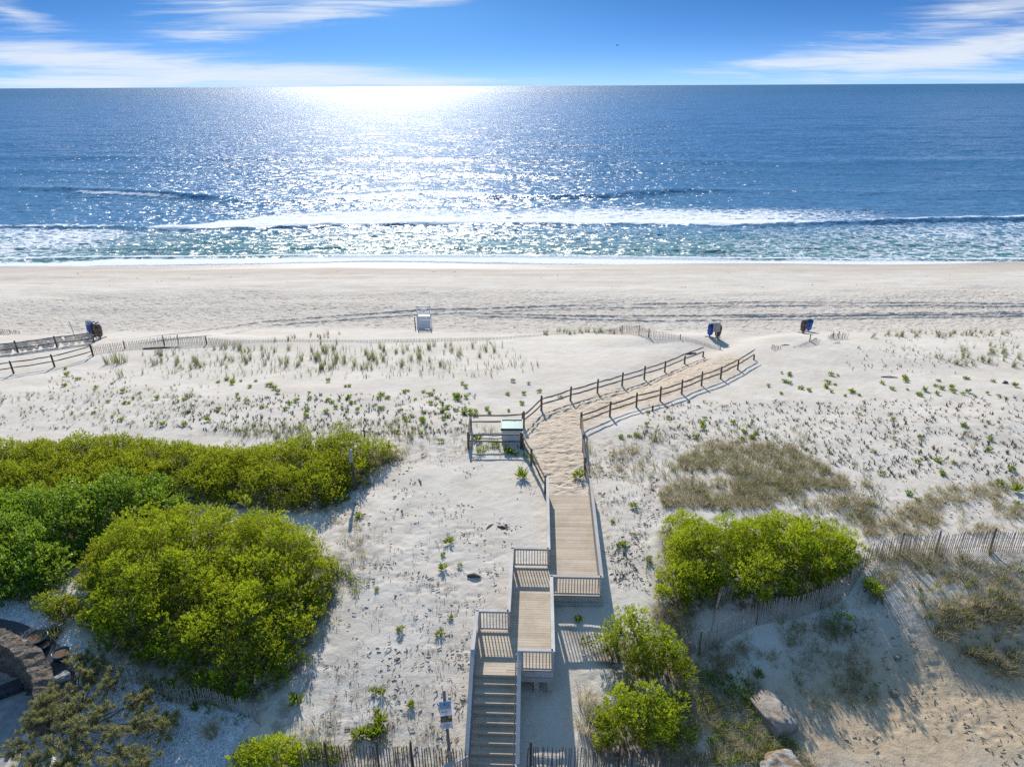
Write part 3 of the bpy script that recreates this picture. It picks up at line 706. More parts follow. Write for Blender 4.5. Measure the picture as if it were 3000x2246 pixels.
small('short stub of sand fence at the end of the dune beside the right path', [(2260,1022),(2287,1020)], [.45,.15], .1)
small('collapsed dark sand fence slumped over the dune lip', [(2322,1016),(2345,1012),(2372,1002),(2382,998),(2402,997)], [.15,.4,.55,.5,.12], .55, (.7,))
small('two upright posts with a few leaning pickets on the beach edge', [(2426,993),(2446,991),(2462,991),(2482,990)], [.5,.5,.55,.4], .1, (.35,.6))
small('tips of a buried fence just below the two upright posts', [(2440,1005),(2458,1003)], [.18,.2], .5)
small('small leaning cluster of pickets on the right dune crest', [(2548,990),(2562,986)], [.6,.5], .35)
small('short picket remnant among grass on the far right crest', [(2738,986),(2770,985)], [.7,.3], .3)
small('last picket remnant near the right edge of the foredune crest', [(2822,981),(2848,982)], [.5,.6], .25)
# near fences
def topline(pts, h): return line(pts, h)
z1 = lambda p: p
def foot(pts, h): return [Vector((p.x,p.y,hz(p.x,p.y))) for p in (G(a,b,h) for a,b in pts)]
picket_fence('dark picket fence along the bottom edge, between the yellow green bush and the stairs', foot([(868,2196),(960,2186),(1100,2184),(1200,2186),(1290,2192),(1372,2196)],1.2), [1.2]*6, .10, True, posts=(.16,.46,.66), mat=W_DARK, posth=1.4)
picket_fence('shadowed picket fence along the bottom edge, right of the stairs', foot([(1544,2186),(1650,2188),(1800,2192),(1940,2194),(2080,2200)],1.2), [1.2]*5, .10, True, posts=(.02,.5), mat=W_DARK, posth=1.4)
picket_fence('grey picket fence curving under the front of the round dune bush', foot([(2060,1860),(2102,1832),(2161,1799),(2224,1770),(2286,1756),(2346,1749),(2400,1730),(2458,1706),(2500,1680),(2525,1640)],1.15), [1.15]*10, .10, True, lean=-.06, posts=(.0,.35,.7), posth=1.3)
picket_fence('straight grey picket fence running to the right edge beyond the round bush', foot([(2528,1634),(2556,1592),(2607,1577),(2693,1562),(2775,1564),(2871,1555),(3000,1557),(3110,1560)],1.15), [1.15]*8, .10, True, posts=(.3,.47,.72), posth=1.35)
picket_fence('short run of picket fence half hidden behind the left part of the round bush', foot([(2085,1805),(2096,1760),(2104,1716),(2150,1704)],1.1), [1.1]*4, .10, True, lean=.1, posts=(0.9,))
picket_fence('collapsed picket fence leaning over beside the sparse bush', foot([(2050,1868),(2018,1876),(2004,1930),(2012,1985),(2040,2050)],.9), [1.0,1.1,.9,.8,.6], .11, True, lean=.45, posts=(.25,))
picket_fence('thin picket fence between the white shell yard and the big left bush', foot([(287,1918),(323,1930),(363,1950),(409,1958),(438,1983),(468,1990),(504,2013),(544,2016),(593,2010),(643,2029),(699,2046),(732,2058),(758,2080)],.85), [.85]*13, .09, True, posts=(), wires=(.2,.6))
picket_fence('few pickets of shell yard fence at the far left under the thicket', foot([(70,1756),(84,1757),(98,1762)],.6), [.6]*3, .09, True)
# ------------------------------------------------------------------ foliage
DUFF = []
def rand_dirs(n, zmin=-.3):
    z = rng.uniform(zmin, 1, n); a = rng.uniform(0, 2*PI, n); r = np.sqrt(np.maximum(0,1-z*z)); return np.stack([r*np.cos(a), r*np.sin(a), z], 1)
def leaf_quads(base, d, length, width, tint):
    """diamond leaves: base (N,3), direction d (N,3)"""
    n = len(base); d = d/np.linalg.norm(d, axis=1, keepdims=True)
    r = rng.normal(size=(n,3)); s = np.cross(d, r); s /= np.linalg.norm(s, axis=1, keepdims=True)+1e-9
    nrm = np.cross(s, d)
    L_ = length*rng.uniform(.7,1.3,(n,1)); W_ = width*rng.uniform(.8,1.2,(n,1))
    mid = base + d*L_*.5 + nrm*L_*.08
    v = np.stack([base, mid+s*W_*.5, base+d*L_, mid-s*W_*.5], 1).reshape(-1,3)
    f = np.arange(4*n).reshape(n,4); return v, f, tint
def sprigs(tips, dirs, nleaf, length, width, tint_base, spread=.8, young=.45):
    n = len(tips); N = n*nleaf
    b = np.repeat(tips, nleaf, 0); dd = np.repeat(dirs, nleaf, 0)
    back = rng.uniform(0, 1, (N,1))
    b = b - dd*back*length*1.6 + rng.normal(size=(N,3))*length*.12
    d = dd + rng.normal(size=(N,3))*spread*(.35+back*.9)
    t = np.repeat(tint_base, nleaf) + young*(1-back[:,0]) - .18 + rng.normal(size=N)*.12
    return leaf_quads(b, d, length, width, np.clip(t,0,1))
def stems_mesh(bases, tips, r=.02):
    m = MB()
    for a, b in zip(bases, tips):
        a = Vector(a); b = Vector(b); mid = a.lerp(b,.5)+Vector((random.uniform(-.12,.12),random.uniform(-.12,.12),.05)); m.tube([a,mid,b],[r,r*.7,r*.35],4,random.random())
    return m
def pts_in_poly(poly, spacing):
    P = np.array(poly); x0,y0 = P.min(0); x1,y1 = P.max(0)
    gx, gy = np.meshgrid(np.arange(x0,x1,spacing), np.arange(y0,y1,spacing)); gx = gx+rng.uniform(-.45,.45,gx.shape)*spacing; gy = gy+rng.uniform(-.45,.45,gy.shape)*spacing
    gx = gx.ravel(); gy = gy.ravel(); d = poly_mask(gx, gy, poly, 1); k = d > 0
    return gx[k], gy[k], d[k]
def shrub(name, label, cat, poly, hmax, clump=.38, nspr=16, nleaf=8, ll=.075, lw=.03, mat=L_BAY, fall=1.4, seed=0, tint=.35, gapf=.0, lowside=True, group=None, skirt=.0, lobe=.85):
    """poly: outline of the crown (photo x, y, height the outline stands at)"""
    P = [G(a,b,c) for a,b,c in poly]; pl = [(p.x,p.y) for p in P]
    x, y, d = pts_in_poly(pl, clump*1.12); d = d + 1.1*(fbm(x*.9+seed, y*.9, 3, 340+seed)-.5); kq = d > 0; x, y, d = x[kq], y[kq], d[kq]
    nz = fbm(x*.75+seed*13, y*.75, 3, 300+seed); nz2 = vnoise(x*1.7, y*1.7+seed, 320+seed)
    keep = nz2 > gapf; x, y, d, nz, nz2 = (q[keep] for q in (x,y,d,nz,nz2))
    lx, ly, ld = pts_in_poly(pl, lobe)
    if len(lx) < 2: lx, ly = np.array([np.mean(x)]*2), np.array([np.mean(y)]*2)
    lr = lobe*rng.uniform(.55,1.1,len(lx)); lh = rng.uniform(.45,1.2,len(lx))
    q2 = ((x[:,None]-lx)**2+(y[:,None]-ly)**2)/lr**2; dome = (np.sqrt(np.clip(1-q2,0,1))*lh).max(1)
    h = hmax*(.42+.66*dome)*np.sqrt(np.clip(d/fall,.06,1))*(.80+.40*nz) + (nz2-.5)*.25
    gz = Hs(x, y); r = clump*rng.uniform(.75,1.4,len(x))
    cz = gz + np.maximum(h-r*.7, r*.45) + np.where(rng.uniform(size=len(r)) < .10, .22, 0)
    cen = [np.stack([x,y,cz],1)]; rad = [r]; tb = [tint -.02 + .24*dome + .45*(nz-.5) + .25*(nz2-.5)]  # new growth lightens lobe tops; some sun and valley shade put into tint
    if lowside:                              # clumps further down the flanks: older leaves, with gap shade put into the tint
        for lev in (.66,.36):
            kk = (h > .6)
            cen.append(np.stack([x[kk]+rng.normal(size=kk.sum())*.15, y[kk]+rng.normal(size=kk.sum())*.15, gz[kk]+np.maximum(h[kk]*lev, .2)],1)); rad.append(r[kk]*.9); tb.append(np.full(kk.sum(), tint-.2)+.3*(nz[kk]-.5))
    cen = np.concatenate(cen); rad = np.concatenate(rad); tb = np.concatenate(tb)
    drop = rng.uniform(size=len(cen)) < np.where(np.arange(len(cen)) < len(x), .16, .03); cen, rad, tb = cen[~drop], rad[~drop], tb[~drop]
    nspr = int(nspr*1.45); n = len(cen); D = rand_dirs(n*nspr, -.25); C0 = np.repeat(cen, nspr, 0); R0 = np.repeat(rad, nspr)
    D2 = D*np.array([1,1,.85]); lump = rng.uniform(.78,1.06,len(R0))
    tips = C0 + D2*(R0*lump)[:,None]
    ok = tips[:,2] > Hs(tips[:,0], tips[:,1])+.03
    up = D + np.array([0,0,.55]); up /= np.linalg.norm(up,axis=1,keepdims=True)
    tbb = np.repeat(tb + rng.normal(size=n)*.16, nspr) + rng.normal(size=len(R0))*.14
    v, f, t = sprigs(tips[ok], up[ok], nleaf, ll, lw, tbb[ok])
    DUFF.append(pl); cx, cy_ = np.mean(pl,0); base = Vector((cx, cy_, hz(cx,cy_)))
    o = thing(name, label, cat, base, 0, group)
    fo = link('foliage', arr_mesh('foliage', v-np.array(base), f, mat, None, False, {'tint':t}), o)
    sel = rng.choice(n, min(n, 90), replace=False); bs = []; tp = []
    for i in sel[:14]:
        q = cen[i]; bx, by = q[0]+rng.normal()*.25, q[1]+rng.normal()*.25; stems_mesh([(bx-base.x,by-base.y,hz(bx,by)-.05-base.z)], [tuple(q-np.array(base))], .026).build('stem', M_TWIG, o)
    return o
K = 1.3562
def k2(*pts): return [(a*K, b*K, c) for a, b, c in pts]
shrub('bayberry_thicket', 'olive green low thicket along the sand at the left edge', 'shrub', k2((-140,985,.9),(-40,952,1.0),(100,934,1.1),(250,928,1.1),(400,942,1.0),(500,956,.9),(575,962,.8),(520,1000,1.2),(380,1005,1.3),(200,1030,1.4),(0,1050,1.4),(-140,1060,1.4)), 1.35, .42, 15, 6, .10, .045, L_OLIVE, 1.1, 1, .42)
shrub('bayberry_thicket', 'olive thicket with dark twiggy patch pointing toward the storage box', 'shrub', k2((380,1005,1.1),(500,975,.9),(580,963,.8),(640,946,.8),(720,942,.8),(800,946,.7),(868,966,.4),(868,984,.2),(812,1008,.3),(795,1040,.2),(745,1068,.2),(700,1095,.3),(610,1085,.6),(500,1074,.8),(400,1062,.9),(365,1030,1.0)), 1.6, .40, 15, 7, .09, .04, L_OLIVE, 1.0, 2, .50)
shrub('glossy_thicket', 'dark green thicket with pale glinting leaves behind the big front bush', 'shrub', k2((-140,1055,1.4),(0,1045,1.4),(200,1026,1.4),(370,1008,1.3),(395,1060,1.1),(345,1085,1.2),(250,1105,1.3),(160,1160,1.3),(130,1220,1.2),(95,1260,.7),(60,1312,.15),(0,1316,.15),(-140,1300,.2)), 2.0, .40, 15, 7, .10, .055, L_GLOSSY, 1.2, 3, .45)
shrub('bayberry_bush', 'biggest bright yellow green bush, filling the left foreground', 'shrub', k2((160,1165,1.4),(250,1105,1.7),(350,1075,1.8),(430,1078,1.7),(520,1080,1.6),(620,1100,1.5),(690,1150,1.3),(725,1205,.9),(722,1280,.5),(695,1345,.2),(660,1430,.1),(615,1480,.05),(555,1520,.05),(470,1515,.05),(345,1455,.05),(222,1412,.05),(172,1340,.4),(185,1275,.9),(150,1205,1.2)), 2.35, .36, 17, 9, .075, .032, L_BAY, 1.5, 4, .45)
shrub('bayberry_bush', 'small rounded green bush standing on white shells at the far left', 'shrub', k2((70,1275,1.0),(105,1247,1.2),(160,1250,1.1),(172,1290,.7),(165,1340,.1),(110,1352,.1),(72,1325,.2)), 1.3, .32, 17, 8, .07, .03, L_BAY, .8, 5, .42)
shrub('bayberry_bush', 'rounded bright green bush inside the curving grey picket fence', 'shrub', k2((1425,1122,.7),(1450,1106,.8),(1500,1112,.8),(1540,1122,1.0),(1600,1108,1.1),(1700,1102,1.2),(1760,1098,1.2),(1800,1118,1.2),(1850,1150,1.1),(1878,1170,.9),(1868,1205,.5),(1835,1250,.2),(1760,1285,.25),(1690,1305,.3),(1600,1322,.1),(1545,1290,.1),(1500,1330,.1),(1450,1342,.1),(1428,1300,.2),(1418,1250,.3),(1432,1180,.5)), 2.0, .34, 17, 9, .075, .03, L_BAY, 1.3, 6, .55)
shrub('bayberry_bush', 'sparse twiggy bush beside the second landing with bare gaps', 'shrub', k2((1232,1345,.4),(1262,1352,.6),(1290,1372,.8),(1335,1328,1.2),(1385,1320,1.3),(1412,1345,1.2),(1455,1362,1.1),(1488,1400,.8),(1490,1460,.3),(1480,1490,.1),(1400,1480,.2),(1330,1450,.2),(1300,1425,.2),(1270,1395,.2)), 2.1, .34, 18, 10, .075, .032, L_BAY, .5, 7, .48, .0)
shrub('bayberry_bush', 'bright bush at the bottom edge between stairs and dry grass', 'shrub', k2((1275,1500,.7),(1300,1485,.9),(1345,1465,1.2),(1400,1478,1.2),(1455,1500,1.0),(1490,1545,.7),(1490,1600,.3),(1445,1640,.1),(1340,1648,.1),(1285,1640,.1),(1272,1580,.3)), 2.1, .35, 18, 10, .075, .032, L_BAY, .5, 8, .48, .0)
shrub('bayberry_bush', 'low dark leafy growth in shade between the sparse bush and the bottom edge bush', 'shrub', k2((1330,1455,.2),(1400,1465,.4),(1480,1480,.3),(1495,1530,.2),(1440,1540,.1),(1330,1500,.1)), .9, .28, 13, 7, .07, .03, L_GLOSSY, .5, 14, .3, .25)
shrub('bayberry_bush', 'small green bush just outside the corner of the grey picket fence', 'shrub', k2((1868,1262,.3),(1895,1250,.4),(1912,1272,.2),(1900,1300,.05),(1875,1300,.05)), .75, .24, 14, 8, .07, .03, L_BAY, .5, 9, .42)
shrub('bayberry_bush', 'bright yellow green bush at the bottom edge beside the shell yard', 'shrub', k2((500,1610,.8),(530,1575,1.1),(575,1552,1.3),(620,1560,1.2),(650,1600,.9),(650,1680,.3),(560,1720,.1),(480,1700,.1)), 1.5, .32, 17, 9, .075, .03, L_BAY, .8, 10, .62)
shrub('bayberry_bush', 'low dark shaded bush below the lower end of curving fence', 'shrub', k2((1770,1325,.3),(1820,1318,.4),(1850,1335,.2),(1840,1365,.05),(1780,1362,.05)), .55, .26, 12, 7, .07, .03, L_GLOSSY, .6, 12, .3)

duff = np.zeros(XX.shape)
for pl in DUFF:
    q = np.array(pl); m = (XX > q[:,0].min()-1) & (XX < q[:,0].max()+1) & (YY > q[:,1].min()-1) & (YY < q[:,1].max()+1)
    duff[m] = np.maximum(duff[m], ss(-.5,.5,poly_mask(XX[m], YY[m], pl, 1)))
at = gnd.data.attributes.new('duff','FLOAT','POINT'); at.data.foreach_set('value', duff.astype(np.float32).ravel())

# ------------------------------------------------------------------ grasses and small plants
def blades(n, h, spread, w, lean=.5, curve=.6, r0=.05, tint=(.3,.8)):
    """a tuft of n curved blades round the origin"""
    a = rng.uniform(0,2*PI,n); r = r0*np.sqrt(rng.uniform(0,1,n)); b = np.stack([r*np.cos(a), r*np.sin(a), np.full(n,-.03)],1)
    a2 = a + rng.normal(size=n)*.7; L_ = h*rng.uniform(.55,1.1,n); s = spread*rng.uniform(.2,1,n)
    out = np.stack([np.cos(a2), np.sin(a2), np.zeros(n)],1); side = np.stack([-np.sin(a2), np.cos(a2), np.zeros(n)],1)
    rows = []
    for t in (0,.4,.75,1.0):
        p = b + out*(s*t**1.7*L_)[:,None]; p[:,2] += L_*(t-.35*s*t**2.2*curve); ww = w*(1-t)**.7*.5
        rows += [p-side*ww, p+side*ww]
    v = np.stack(rows,1); nb = v.shape[1]; base = np.arange(n)*nb
    f = np.concatenate([np.stack([base+2*i, base+2*i+1, base+2*i+3, base+2*i+2],1) for i in range(3)])
    t = np.tile(rng.uniform(*tint,n),3); return v.reshape(-1,3), f, t
def rosette(n=26, L_=.25, w=.045, up=.7):
    a = rng.uniform(0,2*PI,n); el = rng.uniform(.15,1.2,n)*up+rng.uniform(0,.5,n); d = np.stack([np.cos(a)*np.cos(el), np.sin(a)*np.cos(el), np.sin(el)],1)
    b = np.stack([.03*np.cos(a), .03*np.sin(a), rng.uniform(0,.10,n)],1)
    v, f, t = leaf_quads(b, d, L_, w, np.clip(rng.uniform(.2,1,n)*.8,0,1)); return v, f, t
def proto(name, gen, mat):
    v, f, t = gen; return arr_mesh(name, v, f, mat, None, False, {'tint':t})
def merge(parts):
    V = []; F = []; T = []; o = 0
    for v, f, t in parts: V.append(v); F.append(f+o); T.append(t); o += len(v)
    return np.concatenate(V), np.concatenate(F), np.concatenate(T)
def in_px(poly, n, dens=None, seed=0):
    """n points on the land inside a region given by photo points"""
    P = np.array(poly,float); x0,y0 = P.min(0); x1,y1 = P.max(0)
    x = rng.uniform(x0,x1,n*14); y = rng.uniform(y0,y1,n*14); k = poly_mask(x, y, poly, 1) > 0; x, y = x[k], y[k]
    if dens is not None: k = rng.uniform(size=len(x)) < dens(x,y); x, y = x[k], y[k]
    return [Vector(q) for q in Gmany(x[:n], y[:n])]
BLOCK = [q for q in ([(p.x,p.y) for p in PATH_L]+[(p.x,p.y) for p in PATH_R[::-1]],)]
DECKS = [(.3,3.2,23.8,32.6),(-1.4,1.0,19.6,26.4),(-2.6,-.3,12,22.3)]
def free(p, m=.25):
    if poly_mask(np.array([p.x]), np.array([p.y]), PATH_POLY, 1)[0] > -m: return False
    u = p.x*math.cos(AZ)-p.y*math.sin(AZ); v = p.x*math.sin(AZ)+p.y*math.cos(AZ)
    return not any(a < u < b and c < v < d for a,b,c,d in DECKS)
def place(name, meshes, p, sc, label, cat, group=None, tilt=.1):
    me = meshes[rng.integers(len(meshes))]; o = link(name, me); tag(o, label, cat, group)
    o.location = (p.x, p.y, hz(p.x,p.y)-.01); o.rotation_euler = (rng.normal()*tilt, rng.normal()*tilt, rng.uniform(0,2*PI)); o.scale = (sc,sc,sc*rng.uniform(.9,1.1)); return o
TUFT = [proto('grass_tuft', blades(int(rng.integers(22,34)), .75, .45, .022, r0=.13), L_GRASS) for _ in range(6)]
TUFTS = [proto('small_grass_tuft', blades(int(rng.integers(7,12)), .55, .5, .022, r0=.07), L_GRASS) for _ in range(6)]
DTUFT = [proto('dry_grass_tuft', blades(int(rng.integers(26,40)), .6, .95, .016, curve=1.0, r0=.12), L_DRY) for _ in range(5)]
ROS = [proto('leafy_plant', merge([rosette(36,.24,.042), (lambda q:(q[0]+np.array([.14,.08,0]),q[1],q[2]))(rosette(22,.2,.036))]), L_PLANT) for _ in range(3)] + [proto('leafy_plant', rosette(44,.26,.045,.85), L_PLANT) for _ in range(3)]
# tall tufts on the foredune
gA = 'green beach grass tufts on the foredune'; lA = 'green tuft of beach grass among many on the foredune between bush and sand fence'
def rowy(x,y): return .25+.75*(vnoise(x*.02, y*.06, 400) > .45)
for p in in_px([(700,1010),(1000,1005),(1240,1008),(1440,1010),(1460,1050),(1320,1080),(1000,1085),(760,1070),(640,1060)], 105, rowy): place('grass_tuft', TUFT, p, rng.uniform(.75,1.25), lA, 'grass tuft', gA)
for p in in_px([(430,1030),(700,1015),(740,1070),(600,1085),(450,1080)], 30, rowy): place('grass_tuft', TUFT, p, rng.uniform(.7,1.15), lA, 'grass tuft', gA)
for p in in_px([(1565,972),(1830,966),(1800,978),(1570,985)], 26)+in_px([(780,985),(1010,976),(1010,992),(780,1000)], 14): place('grass_tuft', TUFT, p, rng.uniform(.6,.95), 'green tuft of beach grass poking up along the half buried sand fence', 'grass tuft', 'grass tufts along the sand fence')
for p in in_px([(2560,972),(2960,968),(2960,985),(2600,990)], 40): place('grass_tuft', TUFT, p, rng.uniform(.55,.9), 'tuft of beach grass on the crest of the right dune', 'grass tuft', 'grass tufts on the right dune')
for p in in_px([(2720,1040),(2860,1005),(3000,1010),(3000,1075),(2900,1080),(2730,1065)], 42): place('grass_tuft', TUFT, p, rng.uniform(.6,1.0), 'tuft of beach grass on the slope of the right dune near the right edge', 'grass tuft', 'grass tufts on the right dune slope')
for px, py, s in ((335,1062,1.9),(350,1065,1.6),(315,1066,1.4),(355,1105,1.6),(368,1060,1.4)): place('grass_tuft', TUFT, G(px,py), s, 'dense dark grass clump below the left end of the low sand fence', 'grass tuft', 'dense grass clumps at left')
for p in in_px([(1960,1350),(2080,1290),(2300,1300),(2470,1390),(2580,1540),(2440,1510),(2300,1470),(2050,1490),(1930,1470)], 55): place('grass_tuft', TUFT if rng.uniform() < .6 else DTUFT, p, rng.uniform(.6,1.0), 'rough tuft of beach grass in the matted patch behind the round bush', 'grass tuft', 'grass tufts behind the round bush')
for p in in_px([(2600,1620),(3000,1600),(3000,1960),(2880,1950),(2720,1820),(2600,1740)], 42): place('grass_tuft', TUFT if rng.uniform() < .4 else DTUFT, p, rng.uniform(.55,.95), 'rough grass tuft on the slope below the straight grey picket fence', 'grass tuft', 'grass tufts below the right picket fence')
# leafy rosettes, each a plant of its own
gB = 'leafy green plants dotted over the dune'; lB = 'small leafy green plant growing on the open sand among others like it'
ROSP = []
for poly, n in (([(600,1110),(900,1115),(1200,1120),(1560,1115),(1600,1160),(1520,1200),(1370,1230),(900,1230),(640,1170)], 75),([(1000,1180),(1370,1170),(1370,1300),(1240,1290),(1000,1240)], 22),([(2240,1085),(2500,1100),(2860,1110),(2980,1130),(2900,1180),(2560,1170),(2250,1160)], 42),
               ([(1760,1200),(2000,1190),(2300,1230),(2200,1300),(1760,1290)], 20),([(60,1090),(700,1150),(700,1250),(100,1240)], 22),([(2500,1200),(3000,1200),(3000,1500),(2600,1500)], 22),([(1000,1500),(1350,1480),(1350,2100),(1050,2100)], 12),([(1790,1500),(1900,1450),(1900,1700),(1790,1700)], 6)):
    ROSP += [(p, rng.uniform(.55,1.15)) for p in in_px(poly, n)]
for p, s in ROSP:
    if free(p): place('leafy_plant', ROS, p, s, lB, 'plant', gB)
for px, py, s, lb in ((1529,1400,1.9,'round leafy plant alone on sand left of the boardwalk end'),(1695,1398,1.7,'leafy plant against the right fence at the boardwalk end'),(1492,1330,1.5,'leafy plant in front of the storage box pen'),(1398,1290,1.6,'bright leafy plant inside the storage box pen'),(1562,1345,1.3,'leafy plant at bend of the left path fence'),
                      (1313,1590,1.2,'leafy plant halfway along the sand left of boardwalk'),(2980,1440,1.5,'bright leafy plant at right edge of the dune'),(195,1100,1.2,'round leafy plant below the far left two rail fence'),(192,1082,.8,'smaller leafy plant closest to the far left two rail fence'),(868,2060,1.6,'shaded leafy plant just right of the big left bush'),(1692,1818,1.0,'small leafy plant under the stepped landing beside the sparse bush'),(2220,1975,1.1,'bright green plant above the pale boulder'),(1640,1165,.8,'tiny leafy plant by the left path fence rails')):
    place('leafy_plant', ROS, G(px,py), s, lb, 'plant', None)
for px, py, s, lb in ((2828,1275,1.0,'upper of two brown dry tufts on the right dune'),(2850,1312,1.25,'lower of two brown dry tufts on the right dune'),(2522,1195,.9,'brown dry tuft in the middle of the right dune')):
    place('dry_tuft', DTUFT, G(px,py), s, lb, 'grass tuft')
place('leafy_plant', [proto('leafy_plant', merge([(lambda q,ox,oy:(q[0]+np.array([ox,oy,0]),q[1],q[2]))(rosette(26,.26,.05,.9),ox,oy) for ox,oy in rng.normal(size=(9,2))*.2]), L_PLANT)], G(1093,2150), 1.25, 'large bright green plant on sand above the bottom left picket fence', 'plant')
place('ornamental_grass', [proto('ornamental_grass', blades(170,.75,.9,.016,curve=1.1,r0=.2,tint=(.5,1)), L_DRY)], G(620,2150), 1.1, 'tan mound of ornamental grass on the white shells', 'grass')
place('ornamental_grass', [proto('ornamental_grass', blades(190,.85,.95,.018,curve=1.0,r0=.25,tint=(.0,.5)), L_GRASS)], G(160,1862), 1.05, 'dark green mound of grass beside the blue pots', 'grass')
place('plume_grass', [proto('plume_grass', blades(120,1.5,.75,.02,curve=1.0,r0=.25,tint=(.4,1)), L_DRY)], G(682,1990), 1.0, 'tall straw coloured plume grass in front of the big left bush', 'grass')
for px, py, s, lb in ((1716,2060,1.0,'upper drooping pale grass clump at the left side of bottom bush'),(1718,2130,1.15,'lower drooping pale grass clump at the left side of bottom bush')):
    place('plume_grass', [proto('plume_grass', blades(130,.95,1.0,.018,curve=1.3,r0=.3,tint=(.3,1)), L_DRY)], G(px,py), s, lb, 'grass')

def twig_bits(n=3):
    P = []
    for i in range(n):
        L_ = rng.uniform(.03,.15); w = rng.uniform(.006,.016); a = rng.uniform(0,2*PI); o = rng.normal(size=2)*.15; ca, sa = math.cos(a)*L_/2, math.sin(a)*L_/2; z = .02
        v = np.array([[o[0]-ca-sa/L_*w, o[1]-sa+ca/L_*w, .005],[o[0]-ca+sa/L_*w, o[1]-sa-ca/L_*w, .005],[o[0]+ca+sa/L_*w, o[1]+sa-ca/L_*w, z],[o[0]+ca-sa/L_*w, o[1]+sa+ca/L_*w, z],[o[0]-ca,o[1]-sa,.035],[o[0]+ca,o[1]+sa,.05]])
        P.append((v, np.array([[0,1,2,3],[0,3,5,4],[1,4,5,2]]), np.full(3, rng.uniform(0,1))))
    return merge(P)
# uncountable ground cover: merged
def cover(name, label, mat, specs):
    parts = []
    for poly, n, gen, dens in specs:
        for p in in_px(poly, n, dens):
            if not free(p, .1): continue
            v, f, t = gen(); s = rng.uniform(.5,1.45); a = rng.uniform(0,2*PI); ca, sa = math.cos(a), math.sin(a)
            v = v*s; v = np.stack([v[:,0]*ca-v[:,1]*sa, v[:,0]*sa+v[:,1]*ca, v[:,2]],1)+np.array([p.x,p.y,hz(p.x,p.y)]); parts.append((v,f,t))
    v, f, t = merge(parts); o = link(name, arr_mesh(name, v, f, mat, None, False, {'tint':t})); kind(o, 'stuff', label); return o
patch = lambda sx, sy, th, sd: (lambda x, y: np.where(fbm(x/sx, y/sy, 3, sd) > th, 1.0, .06))
cover('dune_sprigs', 'tiny dark sprigs of planted grass dotting the dune sand', L_SPRIG, [
 ([(480,1160),(1400,1150),(1370,1270),(1100,1275),(560,1262)], 750, lambda: blades(6,.20,.8,.045,r0=.06), None),
 ([(0,1150),(560,1120),(600,1260),(350,1250),(0,1265)], 300, lambda: blades(6,.2,.8,.03,r0=.05), None),
 ([(1900,1180),(3000,1160),(3000,1400),(2600,1400),(2250,1330),(1850,1290)], 900, lambda: blades(6,.22,.8,.045,r0=.06), None),
 ([(140,1100),(400,1085),(400,1130),(140,1140)], 60, lambda: blades(5,.22,.5,.03,r0=.04), None),
 ([(2480,1020),(2800,1015),(2800,1095),(2480,1085)], 90, lambda: blades(5,.24,.6,.03,r0=.04), None),
 ([(1000,1480),(1350,1450),(1330,2180),(960,2100),(1010,1700)], 260, lambda: blades(6,.16,1.0,.014,r0=.07), patch(80,80,.45,9)),
 ([(1750,1430),(1920,1400),(1900,1700),(1790,1700)], 110, lambda: blades(6,.18,1.0,.016,r0=.07), None)])
cover('beach_debris', 'small brown bits of twig and dry stem strewn over the sand', L_TWIGS, [
 ([(960,1330),(1380,1330),(1560,1400),(1580,1600),(1450,1750),(1340,2200),(1000,2180),(880,2060),(1040,1700)], 480, lambda: twig_bits(3), patch(90,60,.42,51)),
 ([(1740,1330),(2000,1300),(1900,1560),(1890,1740),(1800,1720)], 260, lambda: twig_bits(3), patch(70,60,.42,52)),
 ([(2300,1800),(2700,1780),(3000,2000),(3000,2246),(2450,2246),(2330,2050)], 240, lambda: twig_bits(2), patch(90,60,.42,53)),
 ([(1900,1180),(3000,1160),(3000,1500),(2600,1540),(2250,1330),(1850,1290)], 500, lambda: twig_bits(2), None),
 ([(100,780),(2900,800),(2900,960),(600,960)], 160, lambda: twig_bits(4), patch(160,20,.5,54))])
cover('thin_beach_grass', 'thin green blades of beach grass over the foredune', L_GRASS, [
 ([(420,1030),(1460,1000),(1600,1080),(1400,1110),(700,1110),(400,1110)], 520, lambda: blades(5,.5,.4,.022,r0=.05), None),
 ([(2560,975),(3000,970),(3000,1090),(2600,1060)], 130, lambda: blades(5,.4,.5,.022,r0=.05), None),
 ([(0,1150),(700,1130),(700,1260),(0,1265)], 200, lambda: blades(7,.35,.7,.02,r0=.08), patch(120,50,.5,3)),
 ([(600,1245),(1250,1235),(1300,1290),(900,1300),(700,1280)], 260, lambda: blades(9,.5,.7,.02,r0=.1), None),
 ([(1330,1240),(1560,1250),(1560,1340),(1330,1330)], 60, lambda: blades(9,.42,.7,.018,r0=.1), None),
 ([(1850,1250),(2300,1240),(2500,1330),(2620,1480),(2500,1560),(2200,1480),(1850,1420)], 520, lambda: blades(9,.42,.8,.02,r0=.12), None)])
